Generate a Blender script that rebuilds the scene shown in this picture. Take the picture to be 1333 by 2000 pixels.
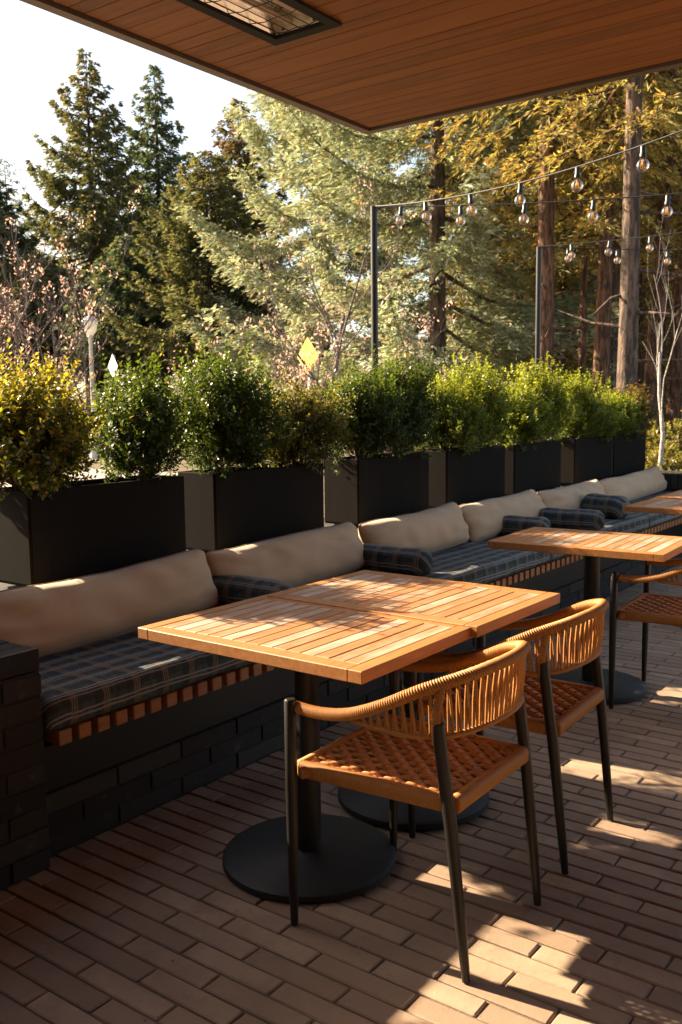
import bpy, bmesh, math, random
import numpy as np
from mathutils import Vector, Matrix, noise
R_ = math.radians
scene = bpy.context.scene
for o in list(bpy.data.objects): bpy.data.objects.remove(o)
COL = scene.collection

# ------------------------------------------------------------------ camera
CAM_H = 1.4104
F_PX, PITCH, YAW, ROLL = 1834.5, -.1162, .6379, -.0108
fw = Vector((math.cos(YAW)*math.cos(PITCH), math.sin(YAW)*math.cos(PITCH), math.sin(PITCH)))
rt = Vector((math.sin(YAW), -math.cos(YAW), 0)); up = rt.cross(fw)
rt, up = rt*math.cos(ROLL)+up*math.sin(ROLL), up*math.cos(ROLL)-rt*math.sin(ROLL)
cd = bpy.data.cameras.new('camera'); cam = bpy.data.objects.new('camera', cd); COL.objects.link(cam)
m3 = Matrix((rt, up, -fw)).transposed()
cam.matrix_world = Matrix.Translation((0, 0, CAM_H)) @ m3.to_4x4()
cd.sensor_fit = 'HORIZONTAL'; cd.sensor_width = 24.0; cd.lens = F_PX/1333*24.0
cd.clip_start = .05; cd.clip_end = 2000
cd.dof.use_dof = True; cd.dof.focus_distance = 3.1; cd.dof.aperture_fstop = 8.0
scene.camera = cam

# ------------------------------------------------------------------ light
SUN_EL = R_(28.6); SUN_AZ = R_(98.4)          # azimuth from +X towards +Y
sdir = Vector((math.cos(SUN_AZ)*math.cos(SUN_EL), math.sin(SUN_AZ)*math.cos(SUN_EL), math.sin(SUN_EL)))
w = bpy.data.worlds.new('World'); scene.world = w; w.use_nodes = True
wn = w.node_tree.nodes; bgn = wn['Background']
sky = wn.new('ShaderNodeTexSky'); sky.sky_type = 'NISHITA'; sky.sun_disc = False
sky.sun_elevation = SUN_EL; sky.sun_rotation = math.pi/2 - SUN_AZ
sky.air_density = .8; sky.dust_density = 1.6; sky.ozone_density = 1.0
wb = wn.new('ShaderNodeMix'); wb.data_type = 'RGBA'; wb.blend_type = 'MULTIPLY'; wb.inputs[0].default_value = 1; wb.inputs[7].default_value = (1, .88, .74, 1)   # the same warm balance over the whole sky
w.node_tree.links.new(sky.outputs[0], wb.inputs[6]); w.node_tree.links.new(wb.outputs[2], bgn.inputs[0]); bgn.inputs[1].default_value = .090
sd = bpy.data.lights.new('sun', 'SUN'); sd.energy = 5.0; sd.angle = R_(.53); sd.color = (1, .80, .56)
so = bpy.data.objects.new('sun', sd); COL.objects.link(so)
so.rotation_euler = sdir.to_track_quat('Z', 'Y').to_euler(); so.location = (0, 20, 30)
vs = scene.view_settings; vs.view_transform = 'Standard'; vs.look = 'None'; vs.gamma = 1.0; vs.exposure = 2.28

# ------------------------------------------------------------------ helpers
def obj(name, me, mat=None, parent=None, loc=None, rot=None):
    o = bpy.data.objects.new(name, me); COL.objects.link(o)
    if mat is not None and me is not None and len(me.materials) == 0: me.materials.append(mat)
    if parent is not None: o.parent = parent
    if loc is not None: o.location = loc
    if rot is not None: o.rotation_euler = rot
    return o
def empty(name, loc=(0, 0, 0), rz=0):
    o = bpy.data.objects.new(name, None); COL.objects.link(o); o.location = loc; o.rotation_euler = (0, 0, rz)
    o.empty_display_size = .1
    return o
def tag(o, label=None, cat=None, group=None, kind=None):
    if label: o['label'] = label
    if cat: o['category'] = cat
    if group: o['group'] = group
    if kind: o['kind'] = kind
    return o
def copy_tree(o, parent=None):
    c = o.copy(); COL.objects.link(c); c.parent = parent
    for ch in list(o.children): copy_tree(ch, c)
    return c
class MB:
    """collects vertices and faces for ONE mesh"""
    def __init__(s): s.v = []; s.f = []
    def add(s, v, f):
        n = len(s.v); s.v += [tuple(p) for p in v]; s.f += [tuple(i+n for i in q) for q in f]; return s
    def box(s, x0, x1, y0, y1, z0, z1):
        v = [(x, y, z) for x in (x0, x1) for y in (y0, y1) for z in (z0, z1)]
        return s.add(v, [(0, 1, 3, 2), (4, 6, 7, 5), (0, 4, 5, 1), (2, 3, 7, 6), (0, 2, 6, 4), (1, 5, 7, 3)])
    def tube(s, pts, r, n=8, cap=True):
        pts = [Vector(p) for p in pts]; m = len(pts)
        rs = r if hasattr(r, '__len__') else [r]*m
        t0 = (pts[1]-pts[0]).normalized()
        ref = Vector((0, 0, 1)) if abs(t0.z) < .9 else Vector((1, 0, 0))
        a = t0.cross(ref).normalized(); v = []
        for i in range(m):
            t = (pts[min(i+1, m-1)]-pts[max(i-1, 0)]).normalized()
            a = (a - t*a.dot(t)).normalized(); b = t.cross(a)
            for k in range(n):
                th = 2*math.pi*k/n
                v.append(pts[i]+(a*math.cos(th)+b*math.sin(th))*rs[i])
        f = [(i*n+k, i*n+(k+1) % n, (i+1)*n+(k+1) % n, (i+1)*n+k) for i in range(m-1) for k in range(n)]
        if cap: f += [tuple(range(n))[::-1], tuple(range((m-1)*n, m*n))]
        return s.add(v, f)
    def lathe(s, prof, n=48, c=(0, 0, 0)):
        v = []; m = len(prof)
        for r, z in prof:
            for k in range(n):
                th = 2*math.pi*k/n; v.append((c[0]+r*math.cos(th), c[1]+r*math.sin(th), c[2]+z))
        f = [(i*n+k, i*n+(k+1) % n, (i+1)*n+(k+1) % n, (i+1)*n+k) for i in range(m-1) for k in range(n)]
        f += [tuple(range(n))[::-1], tuple(range((m-1)*n, m*n))]
        return s.add(v, f)
    def mesh(s, name, smooth=False, angle=None):
        me = bpy.data.meshes.new(name); me.from_pydata(s.v, [], s.f); me.update()
        bm = bmesh.new(); bm.from_mesh(me); bmesh.ops.recalc_face_normals(bm, faces=bm.faces); bm.to_mesh(me); bm.free()
        if smooth: me.shade_smooth()
        if smooth and angle: me.set_sharp_from_angle(angle=R_(angle))
        return me
    def build(s, name, mat, parent=None, smooth=False, angle=40, loc=None, rot=None):
        return obj(name, s.mesh(name, smooth, angle), mat, parent, loc, rot)
def bev_box(name, sx, sy, sz, b, seg=1, center=True):
    bm = bmesh.new(); bmesh.ops.create_cube(bm, size=1.0)
    for v in bm.verts: v.co = Vector((v.co.x*sx, v.co.y*sy, v.co.z*sz + (0 if center else sz/2)))
    if b > 0: bmesh.ops.bevel(bm, geom=bm.edges[:], offset=b, segments=seg, affect='EDGES', profile=.5)
    me = bpy.data.meshes.new(name); bm.to_mesh(me); bm.free()
    if seg > 1: me.shade_smooth()
    return me
def np_mesh(name, V, Fq, cols=None, smooth=False):
    """V (n,3), Fq (m,4) or (m,3) arrays"""
    me = bpy.data.meshes.new(name); k = Fq.shape[1]
    me.vertices.add(len(V)); me.vertices.foreach_set('co', np.ascontiguousarray(V, dtype=np.float32).ravel())
    me.loops.add(Fq.size); me.loops.foreach_set('vertex_index', np.ascontiguousarray(Fq, dtype=np.int32).ravel())
    me.polygons.add(len(Fq)); me.polygons.foreach_set('loop_start', np.arange(0, Fq.size, k, dtype=np.int32))
    me.polygons.foreach_set('loop_total', np.full(len(Fq), k, dtype=np.int32))
    if smooth: me.polygons.foreach_set('use_smooth', np.ones(len(Fq), dtype=bool))
    me.update(calc_edges=True)
    if cols is not None:
        at = me.color_attributes.new('col', 'FLOAT_COLOR', 'POINT')
        c4 = np.ones((len(V), 4), dtype=np.float32); c4[:, :3] = cols; at.data.foreach_set('color', c4.ravel())
    return me
def rounded_box(name, sx, sy, sz, r, nx=8, ny=4, nz=2, nr=3, disp=None, top=None):
    """soft box of full size sx,sy,sz centred on the origin, edge radius r"""
    def ax(s, n):
        h = s/2
        c = [-h + r*(1-math.cos(math.pi/2*i/nr)) for i in range(nr)]
        return c + list(np.linspace(-h+r, h-r, n+1)) + [-q for q in c[::-1]]
    X, Y, Z = ax(sx, nx), ax(sy, ny), ax(sz, nz)
    idx = {}; V = []; Fs = []
    def vid(i, j, k):
        key = (i, j, k)
        if key not in idx:
            p = Vector((X[i], Y[j], Z[k]))
            q = Vector((max(-sx/2+r, min(sx/2-r, p.x)), max(-sy/2+r, min(sy/2-r, p.y)), max(-sz/2+r, min(sz/2-r, p.z))))
            d = p-q
            if d.length > 1e-9: p = q + d.normalized()*r
            if disp: p = disp(p)
            idx[key] = len(V); V.append(p)
        return idx[key]
    a, b, c = len(X), len(Y), len(Z)
    for i in range(a-1):
        for j in range(b-1):
            Fs.append((vid(i, j, c-1), vid(i+1, j, c-1), vid(i+1, j+1, c-1), vid(i, j+1, c-1)))
            Fs.append((vid(i, j, 0), vid(i, j+1, 0), vid(i+1, j+1, 0), vid(i+1, j, 0)))
        for k in range(c-1):
            Fs.append((vid(i, 0, k), vid(i+1, 0, k), vid(i+1, 0, k+1), vid(i, 0, k+1)))
            Fs.append((vid(i, b-1, k), vid(i, b-1, k+1), vid(i+1, b-1, k+1), vid(i+1, b-1, k)))
    for j in range(b-1):
        for k in range(c-1):
            Fs.append((vid(0, j, k), vid(0, j, k+1), vid(0, j+1, k+1), vid(0, j+1, k)))
            Fs.append((vid(a-1, j, k), vid(a-1, j+1, k), vid(a-1, j+1, k+1), vid(a-1, j, k+1)))
    me = bpy.data.meshes.new(name); me.from_pydata([tuple(v) for v in V], [], Fs); me.update(); me.shade_smooth()
    return me

# ------------------------------------------------------------------ materials
class NT:
    def __init__(s, name):
        s.m = bpy.data.materials.new(name); s.m.use_nodes = True; s.t = s.m.node_tree; s.n = s.t.nodes
        s.b = s.n['Principled BSDF']; s.out = s.n['Material Output']
    def node(s, typ, **kw):
        n = s.n.new(typ)
        for k, v in kw.items(): setattr(n, k, v)
        return n
    def link(s, a, b): s.t.links.new(a, b)
    def val(s, sock, v):
        if hasattr(v, 'is_linked') or isinstance(v, bpy.types.NodeSocket): s.link(v, sock)
        else: sock.default_value = v
    def math(s, op, a, b=None, c=None, clamp=False):
        n = s.node('ShaderNodeMath', operation=op); n.use_clamp = clamp
        for i, q in enumerate((a, b, c)):
            if q is not None: s.val(n.inputs[i], q)
        return n.outputs[0]
    def mix(s, f, a, b, mode='MIX'):
        n = s.node('ShaderNodeMix', data_type='RGBA', blend_type=mode)
        s.val(n.inputs[0], f)
        for sock, q in ((n.inputs[6], a), (n.inputs[7], b)):
            if isinstance(q, bpy.types.NodeSocket): s.link(q, sock)
            else: sock.default_value = (*q, 1)
        return n.outputs[2]
    def noise(s, vec, scale, detail=4, rough=.55, dist=0):
        n = s.node('ShaderNodeTexNoise'); n.inputs['Scale'].default_value = scale; n.inputs['Detail'].default_value = detail
        n.inputs['Roughness'].default_value = rough; n.inputs['Distortion'].default_value = dist
        if vec is not None: s.link(vec, n.inputs['Vector'])
        return n.outputs[0]
    def coord(s, kind='Object', scale=(1, 1, 1), rnd=False):
        tc = s.node('ShaderNodeTexCoord'); v = tc.outputs[kind]
        if rnd:
            oi = s.node('ShaderNodeObjectInfo'); k = s.math('MULTIPLY', oi.outputs['Random'], 37.0)
            cx = s.node('ShaderNodeCombineXYZ')
            for i in range(3): s.link(k, cx.inputs[i])
            ad = s.node('ShaderNodeVectorMath', operation='ADD'); s.link(v, ad.inputs[0]); s.link(cx.outputs[0], ad.inputs[1]); v = ad.outputs[0]
        mp = s.node('ShaderNodeMapping'); mp.inputs['Scale'].default_value = scale; s.link(v, mp.inputs[0])
        return mp.outputs[0]
    def ramp(s, f, lo, hi):
        n = s.node('ShaderNodeMapRange'); n.inputs[1].default_value = lo; n.inputs[2].default_value = hi; s.link(f, n.inputs[0]); return n.outputs[0]
    def bump(s, h, strength=.3, dist=.01):
        n = s.node('ShaderNodeBump'); n.inputs['Strength'].default_value = strength; n.inputs['Distance'].default_value = dist
        s.link(h, n.inputs['Height']); s.link(n.outputs[0], s.b.inputs['Normal'])
    def rand(s):
        oi = s.node('ShaderNodeObjectInfo'); ge = s.node('ShaderNodeNewGeometry')
        return s.math('FRACT', s.math('ADD', oi.outputs['Random'], ge.outputs['Random Per Island']))
    def base(s, c):
        if isinstance(c, bpy.types.NodeSocket): s.link(c, s.b.inputs['Base Color'])
        else: s.b.inputs['Base Color'].default_value = (*c, 1)
    def rough(s, r): s.val(s.b.inputs['Roughness'], r)
def simple(name, c, rough=.6, metal=0, var=.15, scale=30, bump=0):
    t = NT(name); v = t.coord(rnd=True); n = t.noise(v, scale)
    d = tuple(x*(1-var) for x in c); l = tuple(min(1, x*(1+var)) for x in c)
    t.base(t.mix(n, d, l)); t.rough(rough); t.b.inputs['Metallic'].default_value = metal
    if bump: t.bump(n, bump, .004)
    return t.m
M = {}
# paving bricks: every piece its own tone
t = NT('paver'); v = t.coord('Object', rnd=True); r = t.rand()
n1 = t.noise(v, 9, 5); n2 = t.noise(v, 160, 3); n3 = t.noise(v, 34, 4)
c = t.mix(r, (.225, .145, .092), (.43, .315, .21)); c = t.mix(t.ramp(n1, .35, .7), c, (.29, .20, .135))
c = t.mix(t.math('MULTIPLY', t.ramp(n3, .58, .75), .4), c, (.15, .10, .07)); c = t.mix(t.math('MULTIPLY', n2, .35), c, (.2, .14, .095)); big = t.noise(t.node('ShaderNodeNewGeometry').outputs['Position'], 2.3, 5, .65); c = t.mix(t.math('MULTIPLY', t.ramp(big, .52, .72), .45), c, (.15, .105, .075))
t.base(c); t.rough(t.math('ADD', t.math('MULTIPLY', n3, .25), .62)); t.bump(t.math('ADD', t.math('MULTIPLY', n2, .4), n3), .35, .003); M['paver'] = t.m
M['sand'] = simple('sand_joint', (.15, .115, .082), .95, var=.5, scale=220, bump=.6)
# charcoal bricks with pale smears
t = NT('dark_brick'); v = t.coord('Object', rnd=True); r = t.rand()
n1 = t.noise(v, 14, 5, .65); n2 = t.noise(v, 120, 3)
c = t.mix(r, (.022, .018, .016), (.048, .040, .035)); c = t.mix(t.math('MULTIPLY', t.ramp(n1, .60, .78), .5), c, (.16, .14, .12))
t.base(c); t.rough(.85); t.b.inputs['Specular IOR Level'].default_value = .3; t.bump(t.math('ADD', n1, t.math('MULTIPLY', n2, .5)), .5, .004); M['brick'] = t.m
M['mortar'] = simple('dark_mortar', (.030, .025, .022), .95, var=.3, scale=90, bump=.4)
# teak, weathered to silver in places
def teak(name, base, grey, amt):
    t = NT(name); v = t.coord('Object', (6, 60, 60), rnd=True); v2 = t.coord('Object', (5, 14, 14), rnd=True)
    oi = t.node('ShaderNodeObjectInfo')
    g = t.noise(v, 1.0, 6, .6, .6); w_ = t.noise(v2, 1.0, 4)
    c = t.mix(t.ramp(g, .3, .7), tuple(x*.62 for x in base), base)
    gm = t.math('MULTIPLY', t.math('ADD', t.ramp(w_, .38, .72), t.math('MULTIPLY_ADD', oi.outputs['Random'], 1.2, -.75)), amt, clamp=True)
    c = t.mix(gm, c, grey); t.base(c); t.rough(.55); t.bump(g, .22, .002); return t.m
M['teak_top'] = teak('weathered_teak', (.40, .175, .058), (.42, .33, .25), .95)
M['teak'] = teak('oiled_teak', (.42, .165, .036), (.36, .20, .10), .25)
M['seat_slat'] = teak('cedar_slat', (.44, .17, .05), (.34, .17, .07), .3)
# soffit boards
t = NT('soffit_board'); v = t.coord('Object', (40, 2.2, 40), rnd=True); oi = t.node('ShaderNodeObjectInfo')
g = t.noise(v, 1.0, 6, .6, .8); c = t.mix(t.ramp(g, .3, .72), (.10, .029, .003), (.30, .102, .011))
c = t.mix(t.math('MULTIPLY', oi.outputs['Random'], .6), c, (.33, .11, .016)); t.base(c); t.rough(.55); t.bump(g, .15, .002); M['soffit'] = t.m
M['fascia'] = simple('bronze_fascia', (.16, .115, .09), .4, .3, .1, 20)
M['void'] = simple('black_gap', (.006, .006, .006), .9, var=0)
M['metal'] = simple('dark_bronze_metal', (.015, .012, .010), .42, .2, .15, 40)
M['iron'] = simple('cast_iron', (.011, .011, .012), .6, 0, .3, 60, bump=.25)
M['rubber'] = simple('rubber', (.01, .01, .01), .8)
M['plate'] = simple('label_plate', (.62, .6, .55), .4, .2)
t = NT('rope'); v = t.coord('Object', (1, 1, 1)); n = t.noise(v, 220, 3); n2 = t.noise(v, 9, 3)
c = t.mix(n, (.27, .110, .019), (.49, .215, .048)); c = t.mix(t.math('MULTIPLY', n2, .3), c, (.35, .145, .026)); t.base(c); t.rough(.62); t.bump(n, .4, .001); M['rope'] = t.m
# linen
t = NT('linen'); v = t.coord('Object'); n = t.noise(v, 6, 3)
wx = t.node('ShaderNodeTexWave', wave_type='BANDS', bands_direction='X'); wx.inputs['Scale'].default_value = 160; wx.inputs['Distortion'].default_value = 1.5
wz = t.node('ShaderNodeTexWave', wave_type='BANDS', bands_direction='Z'); wz.inputs['Scale'].default_value = 160; wz.inputs['Distortion'].default_value = 1.5
t.link(v, wx.inputs[0]); t.link(v, wz.inputs[0]); wv = t.math('MULTIPLY', t.math('ADD', wx.outputs[1], wz.outputs[1]), .5)
fine = t.math('ADD', t.math('MULTIPLY', t.noise(t.coord('Object', (25, 60, 500)), 1, 3), .6), t.math('MULTIPLY', t.noise(t.coord('Object', (500, 60, 25)), 1, 3), .6))
c = t.mix(n, (.58, .385, .225), (.68, .465, .28)); c = t.mix(t.math('MULTIPLY', fine, .6), c, (.36, .235, .13)); t.base(c); t.rough(.9)
t.b.inputs['Sheen Weight'].default_value = .25; t.bump(t.math('ADD', t.math('MULTIPLY', wv, .5), t.noise(t.coord('Object', (5, 5, 14)), 3, 4)), .3, .006); M['linen'] = t.m
M['piping'] = simple('linen_piping', (.27, .19, .13), .9)
# plaid
def plaid(name, uaxis):
    t = NT(name); tc = t.node('ShaderNodeTexCoord'); sx = t.node('ShaderNodeSeparateXYZ'); 
    nz = t.node('ShaderNodeTexNoise'); nz.inputs['Scale'].default_value = 18; t.link(tc.outputs['Object'], nz.inputs['Vector'])
    vm = t.node('ShaderNodeVectorMath', operation='MULTIPLY_ADD'); vm.inputs[1].default_value = (.008, .008, .008)
    t.link(nz.outputs['Color'], vm.inputs[0]); t.link(tc.outputs['Object'], vm.inputs[2]); t.link(vm.outputs[0], sx.inputs[0])
    X, Y, Z = sx.outputs
    if uaxis == 'X': U = X; V = t.math('ADD', Y, Z)
    else: U = Y; V = t.math('ADD', X, Z)
    def stripe(c, period, off, wd):
        fr = t.math('FRACT', t.math('ADD', t.math('DIVIDE', c, period), off))
        return t.math('LESS_THAN', t.math('ABSOLUTE', t.math('SUBTRACT', fr, .5)), wd/period/2)
    mott = t.noise(t.coord('Object', (1, 1, 1)), 55, 3)
    c = t.mix(t.ramp(mott, .35, .65), (.030, .043, .044), (.075, .098, .092))
    c = t.mix(t.math('MULTIPLY', stripe(V, .085, .0, .026), .6), c, (.014, .019, .028))
    c = t.mix(t.math('MULTIPLY', stripe(U, .125, .25, .028), .55), c, (.014, .020, .026))
    for o_ in (.40, .56): c = t.mix(t.math('MULTIPLY', stripe(V, .085, o_, .0065), .85), c, (.27, .26, .29))
    c = t.mix(t.math('MULTIPLY', stripe(V, .17, .13, .004), .8), c, (.33, .27, .15))
    for o_ in (-.075, 0, .075): c = t.mix(t.math('MULTIPLY', stripe(U, .125, o_, .0044), .8), c, (.24, .16, .09))
    t.base(c); t.rough(.85); t.bump(t.noise(t.coord('Object', (300, 300, 300)), 1, 2), .2, .001); return t.m
M['plaid_seat'] = plaid('plaid_weave', 'X'); M['plaid_bolster'] = plaid('plaid_weave_bolster', 'Y')
# planter
t = NT('charcoal_planter'); v = t.coord('Object', (70, 70, 1.2), rnd=True); n = t.noise(v, 1, 4); n2 = t.noise(t.coord('Object', rnd=True), 90, 3)
n3 = t.noise(t.coord('Object', (18, 18, .8), rnd=True), 1, 3)
c = t.mix(n, (.0095, .0083, .007), (.018, .016, .0135)); c = t.mix(t.math('MULTIPLY', t.ramp(n3, .6, .8), .45), c, (.030, .026, .022)); t.base(c); t.b.inputs['Specular IOR Level'].default_value = .05
t.rough(t.math('MULTIPLY_ADD', n, .15, .8)); t.bump(t.math('ADD', n, n2), .12, .002); M['planter'] = t.m
M['soil'] = simple('planter_soil', (.05, .032, .02), .95, var=.6, scale=80, bump=.8)
def leafmat(name, trans=.4, rough=.4, tint=(1.5, 1.35, .62)):
    t = NT(name); at = t.node('ShaderNodeAttribute', attribute_name='col'); oi = t.node('ShaderNodeObjectInfo')
    t.link(at.outputs['Color'], t.b.inputs['Base Color']); t.rough(rough)
    tr = t.node('ShaderNodeBsdfTranslucent')
    tc = t.mix(1.0, at.outputs['Color'], tint, 'MULTIPLY'); t.link(tc, tr.inputs[0])
    ms = t.node('ShaderNodeMixShader'); ms.inputs[0].default_value = trans
    t.link(t.b.outputs[0], ms.inputs[1]); t.link(tr.outputs[0], ms.inputs[2]); t.link(ms.outputs[0], t.out.inputs[0]); return t.m
M['leaf'] = leafmat('boxwood_leaf', .5, .42); M['needle'] = leafmat('conifer_needles', .42, .7, (1.4, 1.25, .72)); M['samara'] = leafmat('samara_leaf', .5, .6, (1.1, 1, .9)); M['needle_blue'] = leafmat('blue_spruce_needles', .35, .7, (1.2, 1.2, .85))
def bark(name, a, b, sc=(14, 14, 3)):
    t = NT(name); v = t.coord('Object', sc, rnd=True); n = t.noise(v, 1, 6, .7, .4); n2 = t.noise(t.coord('Object', (2.2, 2.2, .9), rnd=True), 1, 3); t.base(t.mix(t.math('MULTIPLY', t.math('MULTIPLY_ADD', n2, .9, .35), t.ramp(n, .43, .60)), a, b)); t.rough(.9); t.bump(n, 1.0, .08); return t.m
M['bark_dark'] = bark('dark_bark', (.03, .02, .014), (.09, .06, .04))
M['bark_red'] = bark('red_brown_bark', (.045, .020, .010), (.25, .12, .062))
M['bark_grey'] = bark('grey_bark', (.048, .032, .022), (.235, .155, .11))
M['bark_twig'] = bark('twig_bark', (.20, .14, .115), (.42, .33, .28), (60, 60, 20))
M['bark_white'] = bark('white_bark', (.42, .37, .32), (.68, .62, .56), (20, 20, 20))
M['stem'] = bark('shrub_stem', (.07, .045, .025), (.16, .10, .06), (60, 60, 20))
# ------------------------------------------------------------------ ground, street
t = NT('ground_cover'); v = t.coord('Object'); n = t.noise(v, .25, 5); n2 = t.noise(v, 6, 5); n3 = t.noise(v, 60, 3)
c = t.mix(t.ramp(n, .4, .6), (.16, .105, .06), (.10, .095, .035)); c = t.mix(t.ramp(n2, .45, .7), c, (.24, .16, .095)); c = t.mix(t.math('MULTIPLY', n3, .4), c, (.07, .05, .03))
t.base(c); t.rough(.95); t.bump(t.math('ADD', n2, n3), .8, .05); M['ground'] = t.m
t = NT('street_concrete'); v = t.coord('Object'); n = t.noise(v, .5, 5); n2 = t.noise(v, 30, 4)
t.base(t.mix(n2, t.mix(n, (.33, .28, .24), (.40, .34, .29)), (.27, .225, .19))); t.rough(.85); t.bump(n2, .2, .01); M['street'] = t.m
M['kerb'] = simple('kerb_concrete', (.34, .32, .29), .85, var=.2, scale=8)
g = MB()
N = 60
def gz(x, y):
    z = -.06
    d = math.hypot(x-2, y)
    if y > 26: z += .04*(min(y, 70)-26)*.6
    if x > 12: z += .02*(min(x, 60)-12)
    return z
xs = np.concatenate([np.linspace(-1500, -80, 6), np.linspace(-60, 120, N), np.linspace(150, 1500, 6)])
ys = np.concatenate([np.linspace(-1500, -60, 6), np.linspace(-40, 130, N), np.linspace(160, 1500, 6)])
g.v = [(x, y, gz(x, y)+(.12*noise.noise(Vector((x*.15, y*.15, 0))) if (y > 28 or x > 16) and abs(x) < 140 and y < 150 else 0)) for x in xs for y in ys]
nn = len(ys); g.f = [(i*nn+j, (i+1)*nn+j, (i+1)*nn+j+1, i*nn+j+1) for i in range(len(xs)-1) for j in range(nn-1)]
tag(g.build('ground', M['ground'], smooth=True), kind='structure')
# street runs beside the terrace
s = MB(); s.box(-70, 13.5, 11.2, 24.2, -.2, .0); tag(s.build('street', M['street']), kind='structure')
for y0, y1, nm in ((10.9, 11.2, 'kerb'), (24.2, 24.5, 'kerb')):
    k = MB()
    k.box(-70, 13.6, y0, y1, -.2, .12); tag(k.build(nm, M['kerb']), kind='structure')

# ------------------------------------------------------------------ terrace paving
GW, GL, GU, GV = .0729, .2959, 2.5599, 1.1099
Y_BASE = 2.4155
fl = MB(); fl.box(-6, 10.4, -3.2, 3.6, -.12, -.0065)
floor = tag(fl.build('patio_floor', M['sand']), kind='structure')
def to_px(p):
    d = Vector(p)-Vector((0, 0, CAM_H)); z = d.dot(fw)
    if z < .1: return None
    return 666.5+F_PX*d.dot(rt)/z, 1000-F_PX*d.dot(up)/z
JN = .0065
rnd = random.Random(5)
pv_mesh = []
for k in range(5):
    bm = bmesh.new(); bmesh.ops.create_cube(bm, size=1)
    for q in bm.verts: q.co = Vector((q.co.x*(GW-JN), q.co.y*(GL-JN), q.co.z*.05-.025))
    bmesh.ops.bevel(bm, geom=[e for e in bm.edges if max(v_.co.z for v_ in e.verts) > -.01 or abs(e.verts[0].co.z-e.verts[1].co.z) > .01], offset=.0035, segments=1, affect='EDGES')
    for q in bm.verts: q.co += Vector((rnd.uniform(-1, 1)*.0009, rnd.uniform(-1, 1)*.0012, rnd.uniform(-1, 1)*.0007))
    me = bpy.data.meshes.new('paver'); bm.to_mesh(me); bm.free(); me.materials.append(M['paver']); pv_mesh.append(me)
full, cut = [], []
for k in range(-72, 108):
    xk = GU+GW*k
    par = 1 if k % 2 == 0 else 0
    for m in range(-12, 30):
        if (m % 2) != par: continue
        y1 = GV-GL/2*m; y0 = y1-GL
        if y0 >= Y_BASE-.01 or y1 < -2.9: continue
        full.append((xk, y0, min(y1, Y_BASE)))
scored = []
for i, (x, y0, y1) in enumerate(full):
    p = to_px((x, (y0+y1)/2, 0)); 
    vis = p is not None and -60 < p[0] < 1393 and 1000 < p[1] < 2050 and not (x < 1.62 and y1 > 2.33)
    scored.append((math.hypot(x, (y0+y1)/2) if vis else 1e3+i, i))
scored.sort(); near = {i for d, i in scored[:300]}
rest = MB()
for i, (x, y0, y1) in enumerate(full):
    z = rnd.uniform(-.0016, .0012); yc = (y0+y1)/2; L = y1-y0
    tx, ty, tz = rnd.uniform(-.008, .008), rnd.uniform(-.003, .003), rnd.uniform(-.004, .004)
    if i in near:
        o = obj('paver', pv_mesh[rnd.randrange(5)], None, floor, (x, yc, z), (ty, tx, tz))
        if L < GL-.01: o.scale = (1, L/GL, 1)
    else:
        hx, hy = (GW-JN)/2, (L-JN)/2; c = .003; v = []
        for zz, ins in ((-.03, 0), (-.0035, 0), (0, c)):
            for sx, sy in ((-1, -1), (1, -1), (1, 1), (-1, 1)): v.append((x+sx*(hx-ins), yc+sy*(hy-ins), z+zz+sx*hx*tx))
        rest.add(v, [(0, 1, 5, 4), (1, 2, 6, 5), (2, 3, 7, 6), (3, 0, 4, 7), (4, 5, 9, 8), (5, 6, 10, 9), (6, 7, 11, 10), (7, 4, 8, 11), (8, 9, 10, 11)])
tag(rest.build('paver_field', M['paver'], floor), kind='stuff')

# ------------------------------------------------------------------ brickwork
BH, BL, BJ = .0685, .292, .008
bk_cache = {}
def brick_mesh(sx, sy, sz):
    key = (round(sx, 3), round(sy, 3), round(sz, 3))
    if key not in bk_cache:
        me = bev_box('brick', *key, .0025); me.materials.append(M['brick']); bk_cache[key] = me
    return bk_cache[key]
def brick_face(parent, axis, a0, a1, z0, courses, plane, depth=.05, out=-1, shift0=0.):
    """running-bond bricks on a wall face; axis 'x': wall runs along x, face at y=plane looking towards out*y"""
    for c in range(courses):
        off = shift0 + (BL/2 if c % 2 else 0)
        a = a0-off
        while a < a1-.001:
            s0, s1 = max(a, a0), min(a+BL, a1)
            if s1-s0 > .03:
                L = s1-s0-BJ; zc = z0+c*BH+BH/2; j = rnd.uniform(-.0025, .0015)
                if axis == 'x': obj('brick', brick_mesh(L, depth, BH-BJ), None, parent, ((s0+s1)/2, plane-out*(depth/2+j), zc))
                else: obj('brick', brick_mesh(depth, L, BH-BJ), None, parent, (plane-out*(depth/2+j), (s0+s1)/2, zc))
            a += BL
W_TOP = .69
# low wall that carries the planters
pw = empty('brick_planter_wall', (5, 3.3, 0)); tag(pw, 'low charcoal brick wall behind the bench carrying the row of planters', 'wall')
inv = Vector((-5, -3.3, 0))
c = MB(); c.box(-2.0, 9.6, 3.012, 3.588, -.1, W_TOP-.092); c.build('core', M['mortar'], pw, loc=inv)
x = -2.0; capm = bev_box('cap_brick', .068, .59, .09, .004); capm.materials.append(M['brick'])
while x < 9.55:
    obj('cap_brick', capm, None, pw, Vector((x+.037, 3.295, W_TOP-.045+rnd.uniform(-.002, .001)))+inv); x += .0745
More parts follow.
